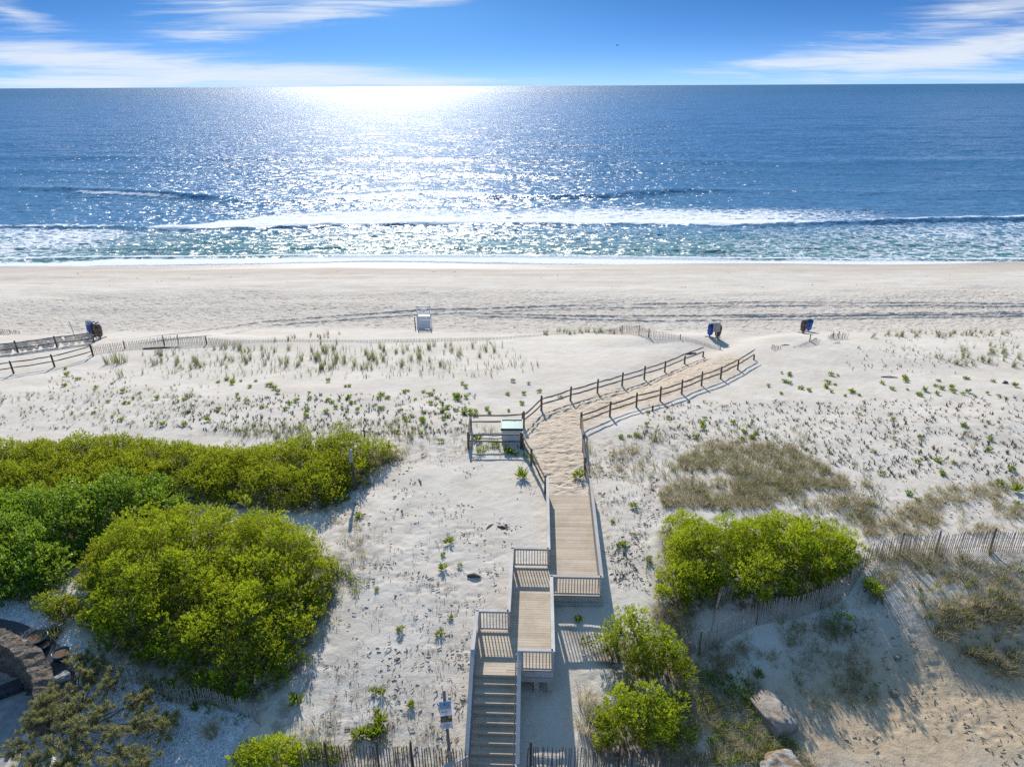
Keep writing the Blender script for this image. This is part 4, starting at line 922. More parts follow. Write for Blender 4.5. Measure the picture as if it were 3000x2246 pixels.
cover('dry_grass', 'matted dry beach grass behind the picket fences and in the sand lot', L_DRY, [
 ([(1960,1360),(2080,1290),(2300,1300),(2470,1400),(2560,1540),(2560,1580),(2440,1510),(2300,1480),(2050,1500),(1930,1480)], 816, lambda: blades(29,.42,1.2,.02,curve=1.2,r0=.15), patch(110,70,.40,21)),
 ([(2420,1400),(2700,1430),(3000,1400),(3000,1560),(2560,1570)], 432, lambda: blades(21,.34,1.1,.02,curve=1.1,r0=.12), patch(90,60,.48,22)),
 ([(1700,1290),(1870,1260),(1900,1400),(1720,1400)], 62, lambda: blades(23,.38,1.0,.018,curve=1.0,r0=.12), patch(70,50,.42,28)),
 ([(2560,1600),(3000,1590),(3000,2000),(2880,1970),(2720,1840),(2570,1760)], 400, lambda: blades(29,.42,1.1,.018,curve=1.1,r0=.16), patch(90,60,.45,23)),
 ([(2000,1880),(2180,1890),(2230,2010),(2200,2130),(2330,2180),(2400,2246),(1930,2246),(1960,2100)], 432, lambda: blades(29,.36,1.1,.016,curve=1.1,r0=.16), patch(90,70,.33,24)),
 ([(1900,1760),(2060,1800),(2020,1880),(1930,1860)], 57, lambda: blades(25,.45,1.1,.016,curve=1.1,r0=.14), None),
 ([(2250,1820),(2520,1720),(2560,1860),(2560,2060),(2400,2100),(2300,1960),(2150,1900)], 249, lambda: blades(23,.3,1.1,.015,curve=1.1,r0=.14), patch(80,50,.4,26)),
 ([(950,1380),(1080,1330),(1250,1300),(1180,1340),(1050,1440)], 76, lambda: blades(21,.32,1.1,.018,curve=1.1,r0=.14), None),
 ([(880,2080),(1330,2140),(1330,2246),(860,2246)], 62, lambda: blades(21,.3,1.0,.014,curve=1.1,r0=.12), None),
 ([(960,1480),(1060,1490),(1080,1640),(1000,1760),(980,1640)], 62, lambda: blades(18,.22,1.1,.015,curve=1.1,r0=.12), patch(50,50,.42,27)),
 ([(1960,1720),(2130,1700),(2150,1760),(2080,1800)], 28, lambda: blades(25,.4,1.1,.016,curve=1.1,r0=.14), None)])
cover('green_ground_cover', 'short fresh green plants among the dry grass and creeping over sand', L_PLANT, [
 ([(2010,1960),(2180,1980),(2230,2130),(2330,2180),(2380,2246),(1960,2246)], 420, lambda: rosette(9,.16,.03,.9), patch(60,50,.42,31)),
 ([(2600,1640),(3000,1620),(3000,1950),(2700,1800)], 110, lambda: rosette(9,.15,.03,.9), patch(60,50,.45,32)),
 ([(960,1640),(1080,1700),(1010,1790),(950,1880),(940,1800)], 110, lambda: rosette(9,.14,.03,.5), patch(40,40,.45,33)),
 ([(930,1440),(1030,1400),(1020,1470),(950,1500)], 60, lambda: rosette(10,.2,.035,.8), None),
 ([(380,1960),(640,2040),(740,2090),(700,2130),(440,2040)], 130, lambda: rosette(9,.14,.03,.9), patch(40,40,.42,34)),
 ([(850,2180),(1000,2190),(1000,2246),(850,2246)], 60, lambda: rosette(10,.2,.04,.9), None),
 ([(1400,1300),(1545,1310),(1540,1345),(1400,1330)], 26, lambda: rosette(12,.26,.04,.8), None)])
# ------------------------------------------------------------------ shell yard and the sunken terrace at the far left
def sheet(name, poly, mat, off, label, step=.12, zf=None, cut=None):
    x, y = np.meshgrid(np.arange(min(p[0] for p in poly), max(p[0] for p in poly), step), np.arange(min(p[1] for p in poly), max(p[1] for p in poly), step))
    ins = poly_mask(x, y, poly, 1) > 0
    if cut is not None: ins &= ~cut(x,y)
    z = (hd_at(x.ravel(), y.ravel()).reshape(x.shape) if zf is None else zf(x,y)) + off
    nr, nc = x.shape; idx = np.arange(nr*nc).reshape(nr,nc); k = ins[:-1,:-1]&ins[1:,1:]&ins[:-1,1:]&ins[1:,:-1]
    q = np.stack([idx[:-1,:-1][k], idx[:-1,1:][k], idx[1:,1:][k], idx[1:,:-1][k]],1)
    used = np.unique(q); mp = np.zeros(nr*nc,int); mp[used] = np.arange(len(used))
    o = link(name, arr_mesh(name, np.stack([x.ravel(),y.ravel(),z.ravel()],1)[used], mp[q], mat, None, True)); kind(o,'structure',label); return o
k = NT('crushed_shell'); p = k.pos()
vo = k.n('ShaderNodeTexVoronoi', {'Vector':p,'Scale':17.0}); c = k.mix(k.n('ShaderNodeSeparateColor',{0:vo.outputs['Color']}).outputs[0], (.50,.50,.50), (.90,.90,.89))
c = k.mix(k.ramp(k.noise(p,1.2,4,.6),.62,.78), c, (.20,.18,.14))
M_SHELL = k.done(k.pbr(c,.7,k.bump(vo.outputs['Distance'],1.0,.05),.3))
SHELL = wpoly([(-120,1745),(60,1758),(100,1765),(200,1840),(290,1922),(363,1952),(409,1962),(438,1985),(504,2018),(593,2014),(643,2033),(732,2062),(760,2085),(700,2180),(660,2260),(560,2330),(-60,2330)])
sheet('shell_gravel', SHELL, M_SHELL, .012, 'white crushed shell gravel of the yard at left', cut=lambda x,y: (np.interp(x, ARC_X, ARC_Y)+1.0 > y) & (x < -17.2))
# scattered loose shells give the gravel relief
x = []; 
parts = []
sx = rng.uniform(min(p[0] for p in SHELL), max(p[0] for p in SHELL), 26000); sy = rng.uniform(min(p[1] for p in SHELL), max(p[1] for p in SHELL), 26000)
ok = (poly_mask(sx, sy, SHELL, 1) > .02) & (sy > 15.5) & ~((np.interp(sx, ARC_X, ARC_Y)+1.35 > sy) & (sx < -17.0)); sx = sx[ok]; sy = sy[ok]; szz = hd_at(sx, sy)+.02
dv_ = rand_dirs(len(sx), -.2); v, f, t = leaf_quads(np.stack([sx,sy,szz],1), dv_, .075, .055, rng.uniform(0,1,len(sx)))
k = NT('loose_shell'); M_SH2 = k.done(k.pbr(k.mix(k.attr('tint'), (.55,.55,.55), (.92,.92,.91)), .6))
lo = link('loose_shells', arr_mesh('loose_shells', v, f, M_SH2, None, False, {'tint':t})); kind(lo,'stuff','loose white shells lying over the shell yard')
k = NT('dark_pavers'); p = k.pos(); br = k.n('ShaderNodeTexBrick', {'Vector':p,'Color1':(.055,.05,.055,1),'Color2':(.085,.08,.085,1),'Mortar':(.03,.03,.03,1),'Scale':2.2,'Mortar Size':.012})
M_PAVE = k.done(k.pbr(br.outputs['Color'], .85, k.bump(k.noise(p,30,3),.3,.01), .2))
M_CONC = mat_plain('terrace_concrete', (.32,.32,.31), .85, .18, .2, 3)
M_BAND = mat_plain('dark_coping', (.075,.078,.085), .85, .2, .2, 12)
# the curved wall: rises from the yard in an arc; its inside steps down to the terrace
WA = list(zip(ARC_X[1:], ARC_Y[1:])) + [(-17.9,19.7),(-17.7,18.8)]
def arc(pts, n):
    P = np.array(pts); d = np.concatenate([[0],np.cumsum(np.hypot(*np.diff(P,axis=0).T))]); s = np.linspace(0,d[-1],n); return np.stack([np.interp(s,d,P[:,0]),np.interp(s,d,P[:,1])],1)
A_ = arc(WA, 60); tn = np.gradient(A_,axis=0); tn /= np.linalg.norm(tn,axis=1,keepdims=True); nm = np.stack([-tn[:,1],tn[:,0]],1)
ylev = -1.62
wt = thing('stone_wall', 'curved rough brown stone wall around the sunken terrace at the far left', 'wall', (A_[30,0],A_[30,1],ylev))
k = NT('rough_stone'); p = k.pos(); v1 = k.n('ShaderNodeTexVoronoi',{'Vector':k.vm('ADD',p,k.vm('MULTIPLY',k.noise(p,3,3,.6,1),(.3,.3,.3))),'Scale':4.5}); nz = k.noise(p,8,5,.7)
c = k.mix(k.n('ShaderNodeSeparateColor',{0:v1.outputs['Color']}).outputs[0], (.17,.135,.105),(.36,.30,.24)); c = k.mix(k.ramp(nz,.35,.7), tuple([.10,.08,.06]), c)
M_STONE = k.done(k.pbr(c,.9,k.bump(k.math('ADD',v1.outputs['Distance'],nz),.9,.08),.2))
YL = np.array([hz(A_[i,0]+nm[i,0]*1.1, A_[i,1]+nm[i,1]*1.1) for i in range(60)]); YL = np.convolve(np.pad(YL,4,'edge'), np.ones(9)/9, 'valid')
def strip(name, o0, o1, z0, z1, mat, parent, rough=0.0):
    """a curved bar along the arc: from offset o0 to o1 (outward), z0 to z1"""
    v = []; f = []; n = len(A_); ns = 5
    for i in range(n):
        row = [(o0,z0),(o0,z0*.5+z1*.5),(o0,z1),(o0*.5+o1*.5,z1),(o1,z1),(o1,z0*.5+z1*.5),(o1,z0)]
        for o, z in row:
            j = rough*rng.normal(size=2); v.append((A_[i,0]+nm[i,0]*(o+j[0]), A_[i,1]+nm[i,1]*(o+j[0]), z+YL[i]+j[1]*(z > z0)))
    m_ = 7
    for i in range(n-1):
        for k_ in range(m_): f.append((i*m_+k_, i*m_+(k_+1)%m_, (i+1)*m_+(k_+1)%m_, (i+1)*m_+k_))
    m = MB(); m.v = v; m.f = f; m.t = [.5]*len(f)
    m.f += [tuple(range(m_)), tuple((n-1)*m_+q for q in range(m_))[::-1]]; m.t += [.5,.5]
    o = m.build(name, mat, parent)
    if parent: o.matrix_parent_inverse = Matrix.Translation(parent.location).inverted()
    return o
sgn = 1.0
strip('wall_face', -.05*sgn, .62*sgn, -1.3, .38, M_STONE, wt, .03)
strip('coping', .66*sgn, 1.3*sgn, -.8, .09, M_BAND, wt, 0)
TERR = [(A_[i,0]-nm[i,0]*.04, A_[i,1]-nm[i,1]*.04) for i in range(0,60,3)] + [(A_[-1,0],A_[-1,1]-5),(A_[0,0]-2,A_[0,1]-7),(A_[0,0]-3,A_[0,1])]
sheet('terrace', TERR, M_CONC, 0, 'shaded concrete floor of the sunken terrace', .2, lambda x,y: np.full(x.shape, ylev-.80))
for i, (s0, s1, lab) in enumerate(((.04,.30,'upper'),(.40,.64,'lower'))):
    pa = Vector((*A_[int(59*s1)],0)); d = Vector((-.82,-.57,0))
    q0 = Vector((*A_[int(59*s0)],0)); m = MB()
    mid = pa - Vector((nm[int(59*s1),0],nm[int(59*s1),1],0))*.08
    m.quad_box(Matrix.Translation((mid.x-1.9, mid.y-1.25, ylev-.80+.14)) @ Matrix.Rotation(math.radians(35),4,'Z') @ Matrix.Diagonal((4.6,.62,.24,1)), .5)
    o = m.build('terrace_step', M_PAVE, None, .02); tag(o, lab+' dark paved step on the sunken terrace under the curved wall', 'step')
m = MB(); pb = G(215,2110); m.quad_box(Matrix.Translation((pb.x,pb.y,ylev-.80+.1)) @ Matrix.Rotation(math.radians(40),4,'Z') @ Matrix.Diagonal((2.2,.9,.2,1))); o = m.build('terrace_step', M_PAVE, None, .02); tag(o, 'dark paved step lowest on the terrace, partly under the pine', 'step')
def rock(name, label, p, size, mat, seed, rz=0, sink=.35):
    bm_ = __import__('bmesh').new(); __import__('bmesh').ops.create_icosphere(bm_, subdivisions=5, radius=1)
    for v in bm_.verts:
        q = v.co.copy(); n1 = mnoise.noise(q*1.3+Vector((seed,0,0))); n2 = mnoise.noise(q*3.5+Vector((0,seed,0))); n3 = mnoise.noise(q*9+Vector((seed,seed,0)))
        v.co = q*(1+.30*n1+.12*n2+.05*n3)
        for ax in range(3): v.co[ax] = max(-.86+.1*n1, min(.84+.15*n2, v.co[ax]))
    me = bpy.data.meshes.new(name); bm_.to_mesh(me); bm_.free(); me.polygons.foreach_set('use_smooth', np.ones(len(me.polygons),bool)); me.materials.append(mat)
    o = link(name, me); o.scale = size; o.rotation_euler = (random.uniform(-.15,.15),random.uniform(-.15,.15),rz); o.location = (p.x,p.y,hz(p.x,p.y)+size[2]*sink); tag(o,label,'rock'); return o
def mat_rock(name, c1, c2, c3):
    k = NT(name); p = k.n('ShaderNodeTexCoord').outputs['Object']; n1 = k.noise(p,1.2,3,.5); n2 = k.noise(p,4,10,.78)
    c = k.mix(k.ramp(n1,.47,.53), c1, c2); c = k.mix(k.ramp(n2,.56,.70), c, c3); return k.done(k.pbr(c,.92,k.bump(n2,1.0,.12),.2))
M_R1 = mat_rock('pale_boulder', (.44,.36,.28),(.48,.43,.37),(.17,.135,.11)); M_R2 = mat_rock('two_tone_boulder', (.48,.46,.43),(.37,.26,.16),(.18,.14,.11))
rock('boulder','long pale boulder lying in dry grass of the sand lot', G(2262,2092), (.66,1.05,.5), M_R1, 3, .35, .2)
rock('boulder','two tone white and tan boulder at the bottom edge', G(2285,2262), (.78,.7,.5), M_R2, 8, .2, .2)
rock('stone','small reddish stone block on the slope of the sand lot', G(2630,1928), (.17,.12,.12), M_R2, 5, .5)
rock('stone','small grey stone at the edge of the bush shadow in the sand lot', G(2618,2032), (.15,.2,.14), M_R1, 6, .3)
rock('stone','pale round stone at the foot of the curved terrace wall', G(180,1992), (.42,.3,.22), mat_rock('grey_stone',(.42,.41,.40),(.5,.49,.47),(.28,.26,.25)), 12, .5)
def pot(px, py, r, h, label):
    p = G(px,py); t = thing('planter_pot', label, 'planter', (p.x,p.y,max(hz(p.x,p.y), ylev+.10)))
    m = MB(); m.lathe([(r*.62,0),(r*.85,h*.45),(r*.98,h*.85),(r*1.08,h*.93),(r*1.08,h),(r*.92,h),(r*.90,h*.86)], 24); m.build('pot_body', M_GLAZE, t, 0, True)
    m = MB(); m.lathe([(r*.01,h*.83),(r*.91,h*.84),(r*.91,h*.86),(r*.01,h*.88)], 20); m.build('soil', M_SOIL, t)
pot(112,1888,.42,.42,'largest dark blue glazed pot of soil on the coping'); pot(130,1902,.30,.30,'middle teal glazed pot beside the largest pot'); pot(184,1930,.33,.36,'blue glazed pot standing apart nearest the pine')

# ------------------------------------------------------------------ the pine in the lower left corner
pb = Pz(175,2175,ylev+.5); pb = Vector((pb.x, pb.y+.5, hz(pb.x,pb.y+.5)))
pt = thing('pine_tree', 'scrubby pine with tufted olive needles in the lower left corner', 'tree', pb)
CR_ = [G(a,b,c) + Vector((0,0,c)) for a,b,c in ((150,2040,.7),(250,2010,.8),(330,2000,.9),(240,2060,1.1),(180,2100,1.2),(300,2090,1.2),(400,2060,.8),(420,2040,.7),(100,2120,.9),(60,2190,.8),(230,2140,1.5),(330,2150,1.3),(150,2200,1.2),(250,2210,1.4),(90,2246,.8),(350,2220,1.2),(420,2230,.8),(480,2130,.7),(410,2120,.9),(235,1935,.5),(270,1945,.5),(300,2270,1.2),(180,2280,1.1),(60,2290,.8),(470,2110,.6),(280,1975,.7),(200,2230,1.3),(120,2075,.8))]
trunk = MB(); top = pb+Vector((.2,.1,1.35)); trunk.tube([pb+Vector((0,0,-.2)), pb+Vector((.05,.1,.6)), top], [.12,.09,.05], 8, .5, True, .15)
tips = []; tdir = []
for c in CR_:
    st_ = pb.lerp(top, random.uniform(.35,1)); mid = st_.lerp(c,.5)+Vector((0,0,-.12)); trunk.tube([st_,mid,c],[.035,.022,.01],5,.5)
    for j in range(26):
        d = Vector((random.gauss(0,1),random.gauss(0,1),random.gauss(.35,.6))).normalized(); e_ = c+d*random.uniform(.15,.62)*Vector((1.2,1.2,.7)).length/1.8
        s0 = c.lerp(mid, random.uniform(0,.35)); trunk.tube([s0, s0.lerp(e_,.6)+Vector((0,0,-.03)), e_],[.012,.008,.005],4,.7)
        tips.append(e_); tdir.append((d+Vector((0,0,.6))).normalized())
o = trunk.build('trunk', M_TWIG, pt); o.matrix_parent_inverse = Matrix.Translation(pb).inverted()
T = np.array([tuple(q) for q in tips]); D = np.array([tuple(q) for q in tdir]); nn = 70; N = len(T)*nn
b = np.repeat(T,nn,0); dd = np.repeat(D,nn,0); back = rng.uniform(0,1,(N,1)); b = b-dd*back*.11; dir_ = dd*.55+rng.normal(size=(N,3))*.62
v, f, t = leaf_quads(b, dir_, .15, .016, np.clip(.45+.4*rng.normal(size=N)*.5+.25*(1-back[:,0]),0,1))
link('needles', arr_mesh('needles', v-np.array(pb), f, L_PINE, None, False, {'tint':t}), pt)
M_CONE = mat_plain('pine_cone_bud', (.16,.095,.07), .8, .3)
for i in rng.choice(len(tips), 26, replace=False):
    m = MB(); m.lathe([(.012,0),(.035,.025),(.03,.055),(.008,.08)], 8, Matrix.Translation(tips[i]-pb)); m.build('cone', M_CONE, pt)

# ------------------------------------------------------------------ sign
sp = G(1316,2196); sg = thing('sign_post', 'steel post carrying two notices on the sand left of the stairs', 'sign', (sp.x,sp.y,hz(sp.x,sp.y)))
ptop = 0.0; rr = ray(1283,2022); ht = HC + rr.z*(sp.y/rr.y) - hz(sp.x,sp.y)
m = MB(); m.box(0,0,ht/2-.2,.012,.045,ht+.4); m.box(-.03,.012,ht/2-.2,.05,.012,ht+.4); m.box(.03,.012,ht/2-.2,.05,.012,ht+.4); m.build('post', M_STEEL, sg)
M_SIGNW = mat_plain('sign_white', (.72,.73,.78), .4, .04); M_SKYB = mat_plain('sign_blue', (.13,.32,.55), .4, .12); M_SANDY = mat_plain('sign_sand', (.42,.36,.32), .5, .15); M_YEL = mat_plain('sign_yellow', (.62,.50,.02), .4, .1); M_INK = mat_plain('sign_ink', (.05,.05,.07), .5, .1); M_OCH = mat_plain('sign_ochre', (.30,.25,.03), .5, .2)
def board(name, z0, h, w=.40):
    m = MB(); m.box(0,-.022,z0+h/2,w,.006,h); return m.build(name, M_SIGNW, sg, .002)
def mark(par, mat, x0, x1, z0, z1, nm='print', lvl=0):
    m = MB(); m.box((x0+x1)/2,-.0262-.0012*lvl,(z0+z1)/2,x1-x0,.0016,z1-z0); return m.build(nm, mat, par)
zb = ht*.385; B2 = board('lower_notice', zb, .62); B1 = board('upper_notice', zb+.635, .62)
for q in (B1,B2): q['label'] = 'upper notice with blue seaside picture band' if q is B1 else 'lower notice with a black and yellow panel'
z = zb+.635
mark(B1, M_SKYB, -.195,.195,z+.36,z+.61,'picture_band'); mark(B1, M_SANDY,-.195,.195,z+.27,z+.355,'picture_band'); mark(B1, M_INK,-.04,.0,z+.43,z+.55,'picture_figure',1)
mark(B1, M_INK,-.15,.05,z+.135,z+.165,'text_line'); mark(B1, M_SANDY,-.16,.14,z+.205,z+.22,'text_line'); mark(B1, M_INK,.0,.035,z+.075,z+.10,'text_line')
z = zb
mark(B2, M_INK,-.19,.19,z+.30,z+.60,'dark_panel')
for i in range(5): mark(B2, M_OCH, -.17, .0-.015*(i==2)+.14*(i>=3), z+.335+.045*(4-i)-.012, z+.355+.045*(4-i)-.012, 'text_line', 1)
mm = MB(); mm.v = [(.06,-.0285,z+.56),(.17,-.0285,z+.575),(.15,-.0285,z+.50),(.10,-.0285,z+.44),(.085,-.0285,z+.50)]+[(.06,-.0275,z+.56),(.17,-.0275,z+.575),(.15,-.0275,z+.50),(.10,-.0275,z+.44),(.085,-.0275,z+.50)]; mm.f = [(0,1,2,3,4),(9,8,7,6,5)]+[(i,(i+5),((i+1)%5)+5,(i+1)%5) for i in range(5)]; mm.t = [.5]*7; mm.build('yellow_emblem', M_YEL, B2)
for i, (a0,a1) in enumerate(((-.06,.08),(-.13,.14),(-.10,.10),(-.14,.13),(-.05,.06))): mark(B2, M_INK, a0,a1,z+.235-.045*i,z+.25-.045*i,'text_line')
sg.rotation_euler = (0, math.radians(-1.5), math.radians(8))

# ------------------------------------------------------------------ storage box by the path
p0 = G(1470,1300); p1 = G(1530,1300); cx = (p0+p1)/2; bwid = (p1-p0).length
bx = thing('storage_box', 'white wooden storage box with pale green lid beside the sand path', 'box', (cx.x, cx.y+.42, hz(cx.x,cx.y+.3)), math.radians(-1))
m = MB(); m.box(0,0,.5,bwid,.84,1.05); m.build('box_body', M_WHITE, bx, .01)
for i in range(5): 
    pass
Mt = Matrix.Translation((0,0,1.10)) @ Matrix.Rotation(math.radians(9),4,'X')
m = MB(); m.quad_box(Mt @ Matrix.Diagonal((bwid+.05,.98,.05,1))); lid = m.build('lid', M_GREEN, bx, .008)
m = MB()
for (x,y,w,d_) in ((0,.465,bwid+.09,.05),(0,-.47,bwid+.09,.05),(-(bwid/2+.02),0,.05,.89),((bwid/2+.02),0,.05,.89)): m.quad_box(Mt @ Matrix.Translation((x,y,.02)) @ Matrix.Diagonal((w,d_,.09,1)))
m.build('lid_rim', M_GREEN, bx)
m = MB(); m.quad_box(Mt @ Matrix.Translation((0,-.502,-.03)) @ Matrix.Diagonal((bwid+.10,.012,.13,1))); m.build('lid_edge_trim', M_GREEN_D, bx)
m = MB(); m.box(.12,.43,1.22,.07,.05,.05); m.build('hinge', M_GREEN, bx)

# ------------------------------------------------------------------ litter bins
def bin_(px, py, label, mat, hood=None, tilt=(0,0), rz=0, s=1.0, square=False):
    p = G(px,py); t = thing('litter_bin', label, 'bin', (p.x,p.y,hz(p.x,p.y)), rz); t.rotation_euler = (tilt[0],tilt[1],rz); t.scale = (s,s,s)
    m = MB(); m.lathe([(.05,-.1),(.05,.14)], 8); m.lathe([(.05,.12),(.17,.20),(.25,.30),(.285,.62),(.29,.86)], 10); m.lathe([(.315,.80),(.315,.90),(.29,.90),(.29,.80)], 10); m.build('bin_body', mat, t, 0, False)
    m = MB()
    for k_ in range(3): a = 2*PI*k_/3+.5; m.box(.22*math.cos(a),.22*math.sin(a),.03,.5,.09,.05,a)
    m.build('base_foot', M_GREY if False else W_FENCE, t)
    if square:
        m = MB(); m.box(0,0,1.10,.54,.42,.40); m.lathe([(.29,.88),(.27,.94)],10); h = m.build('hood', M_BLUE_D, t, .05)
        m = MB(); 
        for (x,z,w,hh) in ((0,1.215,.36,.07),(0,1.0,.36,.07),(-.15,1.107,.07,.15),(.15,1.107,.07,.15)): m.box(x,-.216,z,w,.014,hh)
        m.build('opening_frame', M_WHITE, h); m = MB(); m.box(0,-.211,1.107,.22,.012,.14); m.build('opening', M_BLACK, h)
    else:
        m = MB(); m.lathe([(.305,.90),(.30,1.02),(.27,1.16),(.20,1.27),(.08,1.31)], 10); h = m.build('hood', hood or mat, t, 0, False)
        m = MB(); m.box(0,-.275,1.09,.24,.06,.15); m.box(0,.275,1.09,.24,.06,.15); m.build('opening', M_BLACK, h)
        m = MB(); m.box(0,-.30,1.00,.30,.05,.03); m.box(0,-.30,1.185,.30,.05,.03); m.build('opening_frame', hood or mat, h)
    m = MB(); m.lathe([(.297,.60),(.297,.66)],10); m.build('band', M_BLUE_D if mat is M_BLUE else M_BLACK, t)
bin_(264,978,'bright blue bin with square hood and white framed opening, leftmost of the bin cluster',M_BLUE,None,(0,.16),.15,1.05,True)
bin_(278,984,'near black bin squeezed between two blue bins in the left cluster',M_BLACK,M_BLACK,(0,.06),.6,1.0)
bin_(287,982,'blue bin with domed hood behind brown barrel in the left cluster',M_BLUE,M_BLUE_D,(0,.03),2.8,1.05)
bin_(295,992,'big brown barrel bin at the right of the left cluster',M_BROWN,M_BROWN,(.02,-.05),.3,1.15)
bin_(2078,986,'blue bin leaning beside the blank grey board on the beach',M_BLUE,M_BLUE_D,(0,-.08),2.9,1.0)
bin_(2101,991,'dark brown bin standing behind the blank grey board',M_BROWN,M_BROWN,(0,.05),.2,1.0)
bin_(2351,975,'brown bin of the pair farthest right on the beach',M_BROWN,M_BROWN,(0,.02),.2,1.0)
bin_(2367,972,'blue bin tilting beside the brown one of the pair farthest right',M_BLUE,M_BLUE_D,(.03,.09),1.2,.98)
p = G(2096,994); t = thing('notice_board','blank grey board on a post seen from behind at the beach bins','sign',(p.x,p.y,hz(p.x,p.y)))
m = MB(); m.box(0,-.03,1.15,.62,.03,.86); m.build('board', M_GREY, t, .005)
m = MB(); m.box(0,-.09,.75,.075,.075,1.7); m.build('post', W_RAIL, t)

# ------------------------------------------------------------------ lifeguard stand, seen from behind
a0, a1 = G(1222,963), G(1262,963); wd = (a1-a0).length; c0 = (a0+a1)/2
ls = thing('lifeguard_stand','white wooden lifeguard stand seen from behind on the beach','lifeguard stand',(c0.x,c0.y,hz(c0.x,c0.y)),math.radians(1))
def slant(z): return .30*z      # the back leans seaward going up
for i, x in enumerate((-wd/2+.05, wd/2-.05)):
    m = MB(); m.beam((x,0,-.2),(x,slant(1.5),1.5),.09,.09); m.build('rear_leg', M_WHITE, ls)
    m = MB(); m.beam((x,1.55,-.2),(x,1.05,1.55),.09,.09); m.build('front_leg', M_WHITE, ls)
    m = MB(); m.beam((x,slant(1.4),1.42),(x,1.1,1.42),.07,.11); m.build('arm_rest', M_WHITE, ls)
    m = MB(); m.beam((x,slant(1.15),1.15),(x,slant(1.15)+.12,2.35),.09,.09); m.build('backrest_post', M_WHITE, ls)
for i in range(7):
    z = .12+.165*i; m = MB(); m.beam((-wd/2,slant(z)-.055,z),(wd/2,slant(z)-.055,z),.022,.166,.5,Vector((0,.29,1))); m.build('back_board', M_WHITE, ls, .004)
m = MB(); m.box(0,.75,1.2,wd,.75,.04); m.build('seat', M_WHITE, ls)
m = MB(); m.box(0,.9,.55,wd-.1,.5,.04); m.build('foot_platform', M_WHITE, ls)
for z in (1.42,1.62): m = MB(); m.beam((-wd/2,slant(1.15)+.0+(z-1.15)*.1,z),(wd/2,slant(1.15)+(z-1.15)*.1,z),.03,.13); m.build('backrest_slat', M_WHITE, ls)
m = MB(); m.beam((-wd/2,slant(1.15)+.1,2.22),(wd/2,slant(1.15)+.1,2.22),.06,.13); m.build('top_rail', M_WHITE, ls)
for sx_ in (-1,1): m = MB(); m.beam((sx_*wd*.45,slant(1.15)+.09,2.15),(0,slant(1.15)+.05,1.68),.04,.10); m.build('brace', M_WHITE, ls)
for z in (.35,.7,1.0): m = MB(); m.beam((-wd/2+.1,1.42-.28*z,z),(wd/2-.1,1.42-.28*z,z),.06,.06); m.build('ladder_rung', M_WHITE, ls)
def stake(name, label, pxb, h, w, lean, mat, cat='post', extra=None):
    p = G(*pxb); t = thing(name, label, cat, (p.x,p.y,hz(p.x,p.y))) if extra else None
    m = MB(); q = Vector((0,0,0)); m.tube([q+Vector((0,0,-.25)), q+Vector((lean[0]*.5,lean[1]*.5,h*.5)), q+Vector((lean[0],lean[1],h))],[w,w*.95,w*.8],7,.5,True,.15)
    if t: m.build('post', mat, t); return t
    o = m.build(name, mat); o.location = (p.x,p.y,hz(p.x,p.y)); tag(o,label,cat); return o
stake('wooden_post','brown wooden post leaning beside the lifeguard stand',(1218,964),1.25,.055,(-.06,0),W_DARK)
stake('marker_pole','tall thin pole on the sand left of the far left bins',(222,993),1.75,.028,(-.20,0),W_FENCE)
t = stake('wooden_post','tall weathered post with pale upper half at the end of the left thicket',(1045,1432),2.45,.075,(-.16,0),W_DARK,'post',True)
m = MB(); m.box(-.14,-.0,2.05,.17,.15,.75); m.build('pale_board', W_RAIL, t)
stake('wooden_post','short leaning post beside the tall weathered post',(1040,1436),1.05,.07,(-.14,.1),W_FENCE)
t = stake('wooden_stake','dark stake with a cross stick where the left thicket meets the sand',(1068,1278),.62,.05,(0,0),W_DARK,'post',True)
m = MB(); m.beam((-.22,0,.42),(.28,0,.30),.04,.05); m.build('cross_stick', W_DARK, t)
stake('wooden_stake','short brown stake standing alone right of the long path fence',(1911,1204),.42,.06,(.03,0),W_DARK)
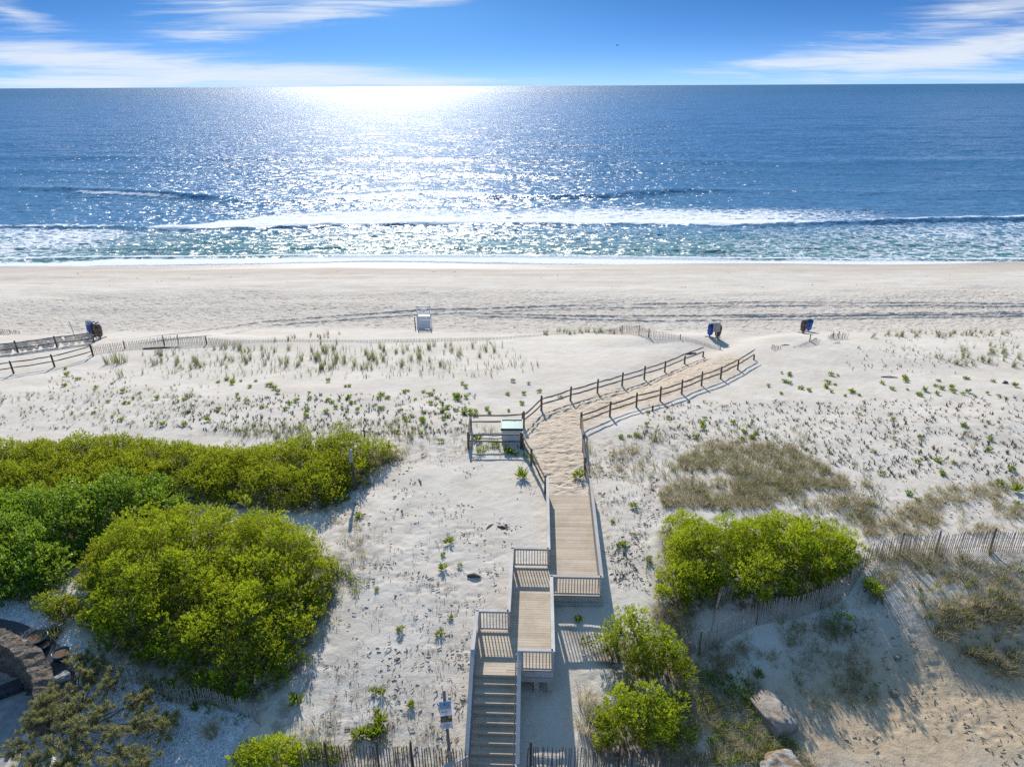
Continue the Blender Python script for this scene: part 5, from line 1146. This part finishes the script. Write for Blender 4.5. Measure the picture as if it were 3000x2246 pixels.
def driftwood(px, py, L_, r, rz, label):
    p = G(px,py); m = MB(); m.tube([(-L_/2,0,.02),(0,.03,.05),(L_/2,0,.01)],[r*.6,r,r*.5],6,.5,True,.3); o = m.build('driftwood', W_DARK); o.location = (p.x,p.y,hz(p.x,p.y)); o.rotation_euler = (0,0,rz); tag(o,label,'driftwood'); return o
driftwood(1435,1542,.55,.03,.9,'thin slanting stick on sand left of the boardwalk'); driftwood(1472,1546,.5,.06,-.3,'short thick driftwood piece left of boardwalk near the first landing')
driftwood(1388,1688,.6,.11,-.1,'dark chunk of driftwood left of the stepped landings'); driftwood(1230,1412,.6,.05,-1.2,'dark upright stub of driftwood on the sand below the pen'); driftwood(2300,1012,.9,.05,.3,'thin dark plank lying on right dune lip')
driftwood(480,1020,3.6,.09,.06,'long dark beam lying along the low sand fence at left'); driftwood(2020,1037,1.3,.10,.35,'fallen fence rail end half buried at the path mouth')
driftwood(2605,1105,1.2,.05,-.1,'dark driftwood streak in the middle of the right dune'); driftwood(2945,1122,.5,.14,.5,'dark lump of debris on the right dune near the right edge')
# bird over the water
d = ray(1808,133); bp = Vector((0,0,HC))+d*190; m = MB()
bt = thing('bird','tiny dark bird flying over the sea','bird',bp)
m.lathe([(.02,-.30),(.10,-.12),(.12,.05),(.07,.22),(.02,.32)],8,Matrix.Rotation(PI/2,4,'Y')); m.v += [(.05,.08,.02),(-.12,.08,.02),(-.10,.75,.22),(.02,.72,.22),(.05,-.08,.02),(-.12,-.08,.02),(-.10,-.75,.22),(.02,-.72,.22)]; n0 = len(m.v)-8; m.f += [(n0,n0+1,n0+2,n0+3),(n0+4,n0+5,n0+6,n0+7)]; m.t += [.5,.5]; m.build('body', M_BLACK, bt)
# ------------------------------------------------------------------ render settings
S.render.engine = 'CYCLES'
cy = S.cycles; cy.use_denoising = False; cy.max_bounces = 6; cy.diffuse_bounces = 3; cy.glossy_bounces = 2; cy.transmission_bounces = 3; cy.transparent_max_bounces = 4
cy.caustics_reflective = False; cy.caustics_refractive = False; cy.sample_clamp_direct = 4; cy.sample_clamp_indirect = 4
vs = S.view_settings; vs.view_transform = 'Standard'; vs.look = 'None'; vs.exposure = EXPOSURE; vs.gamma = 1
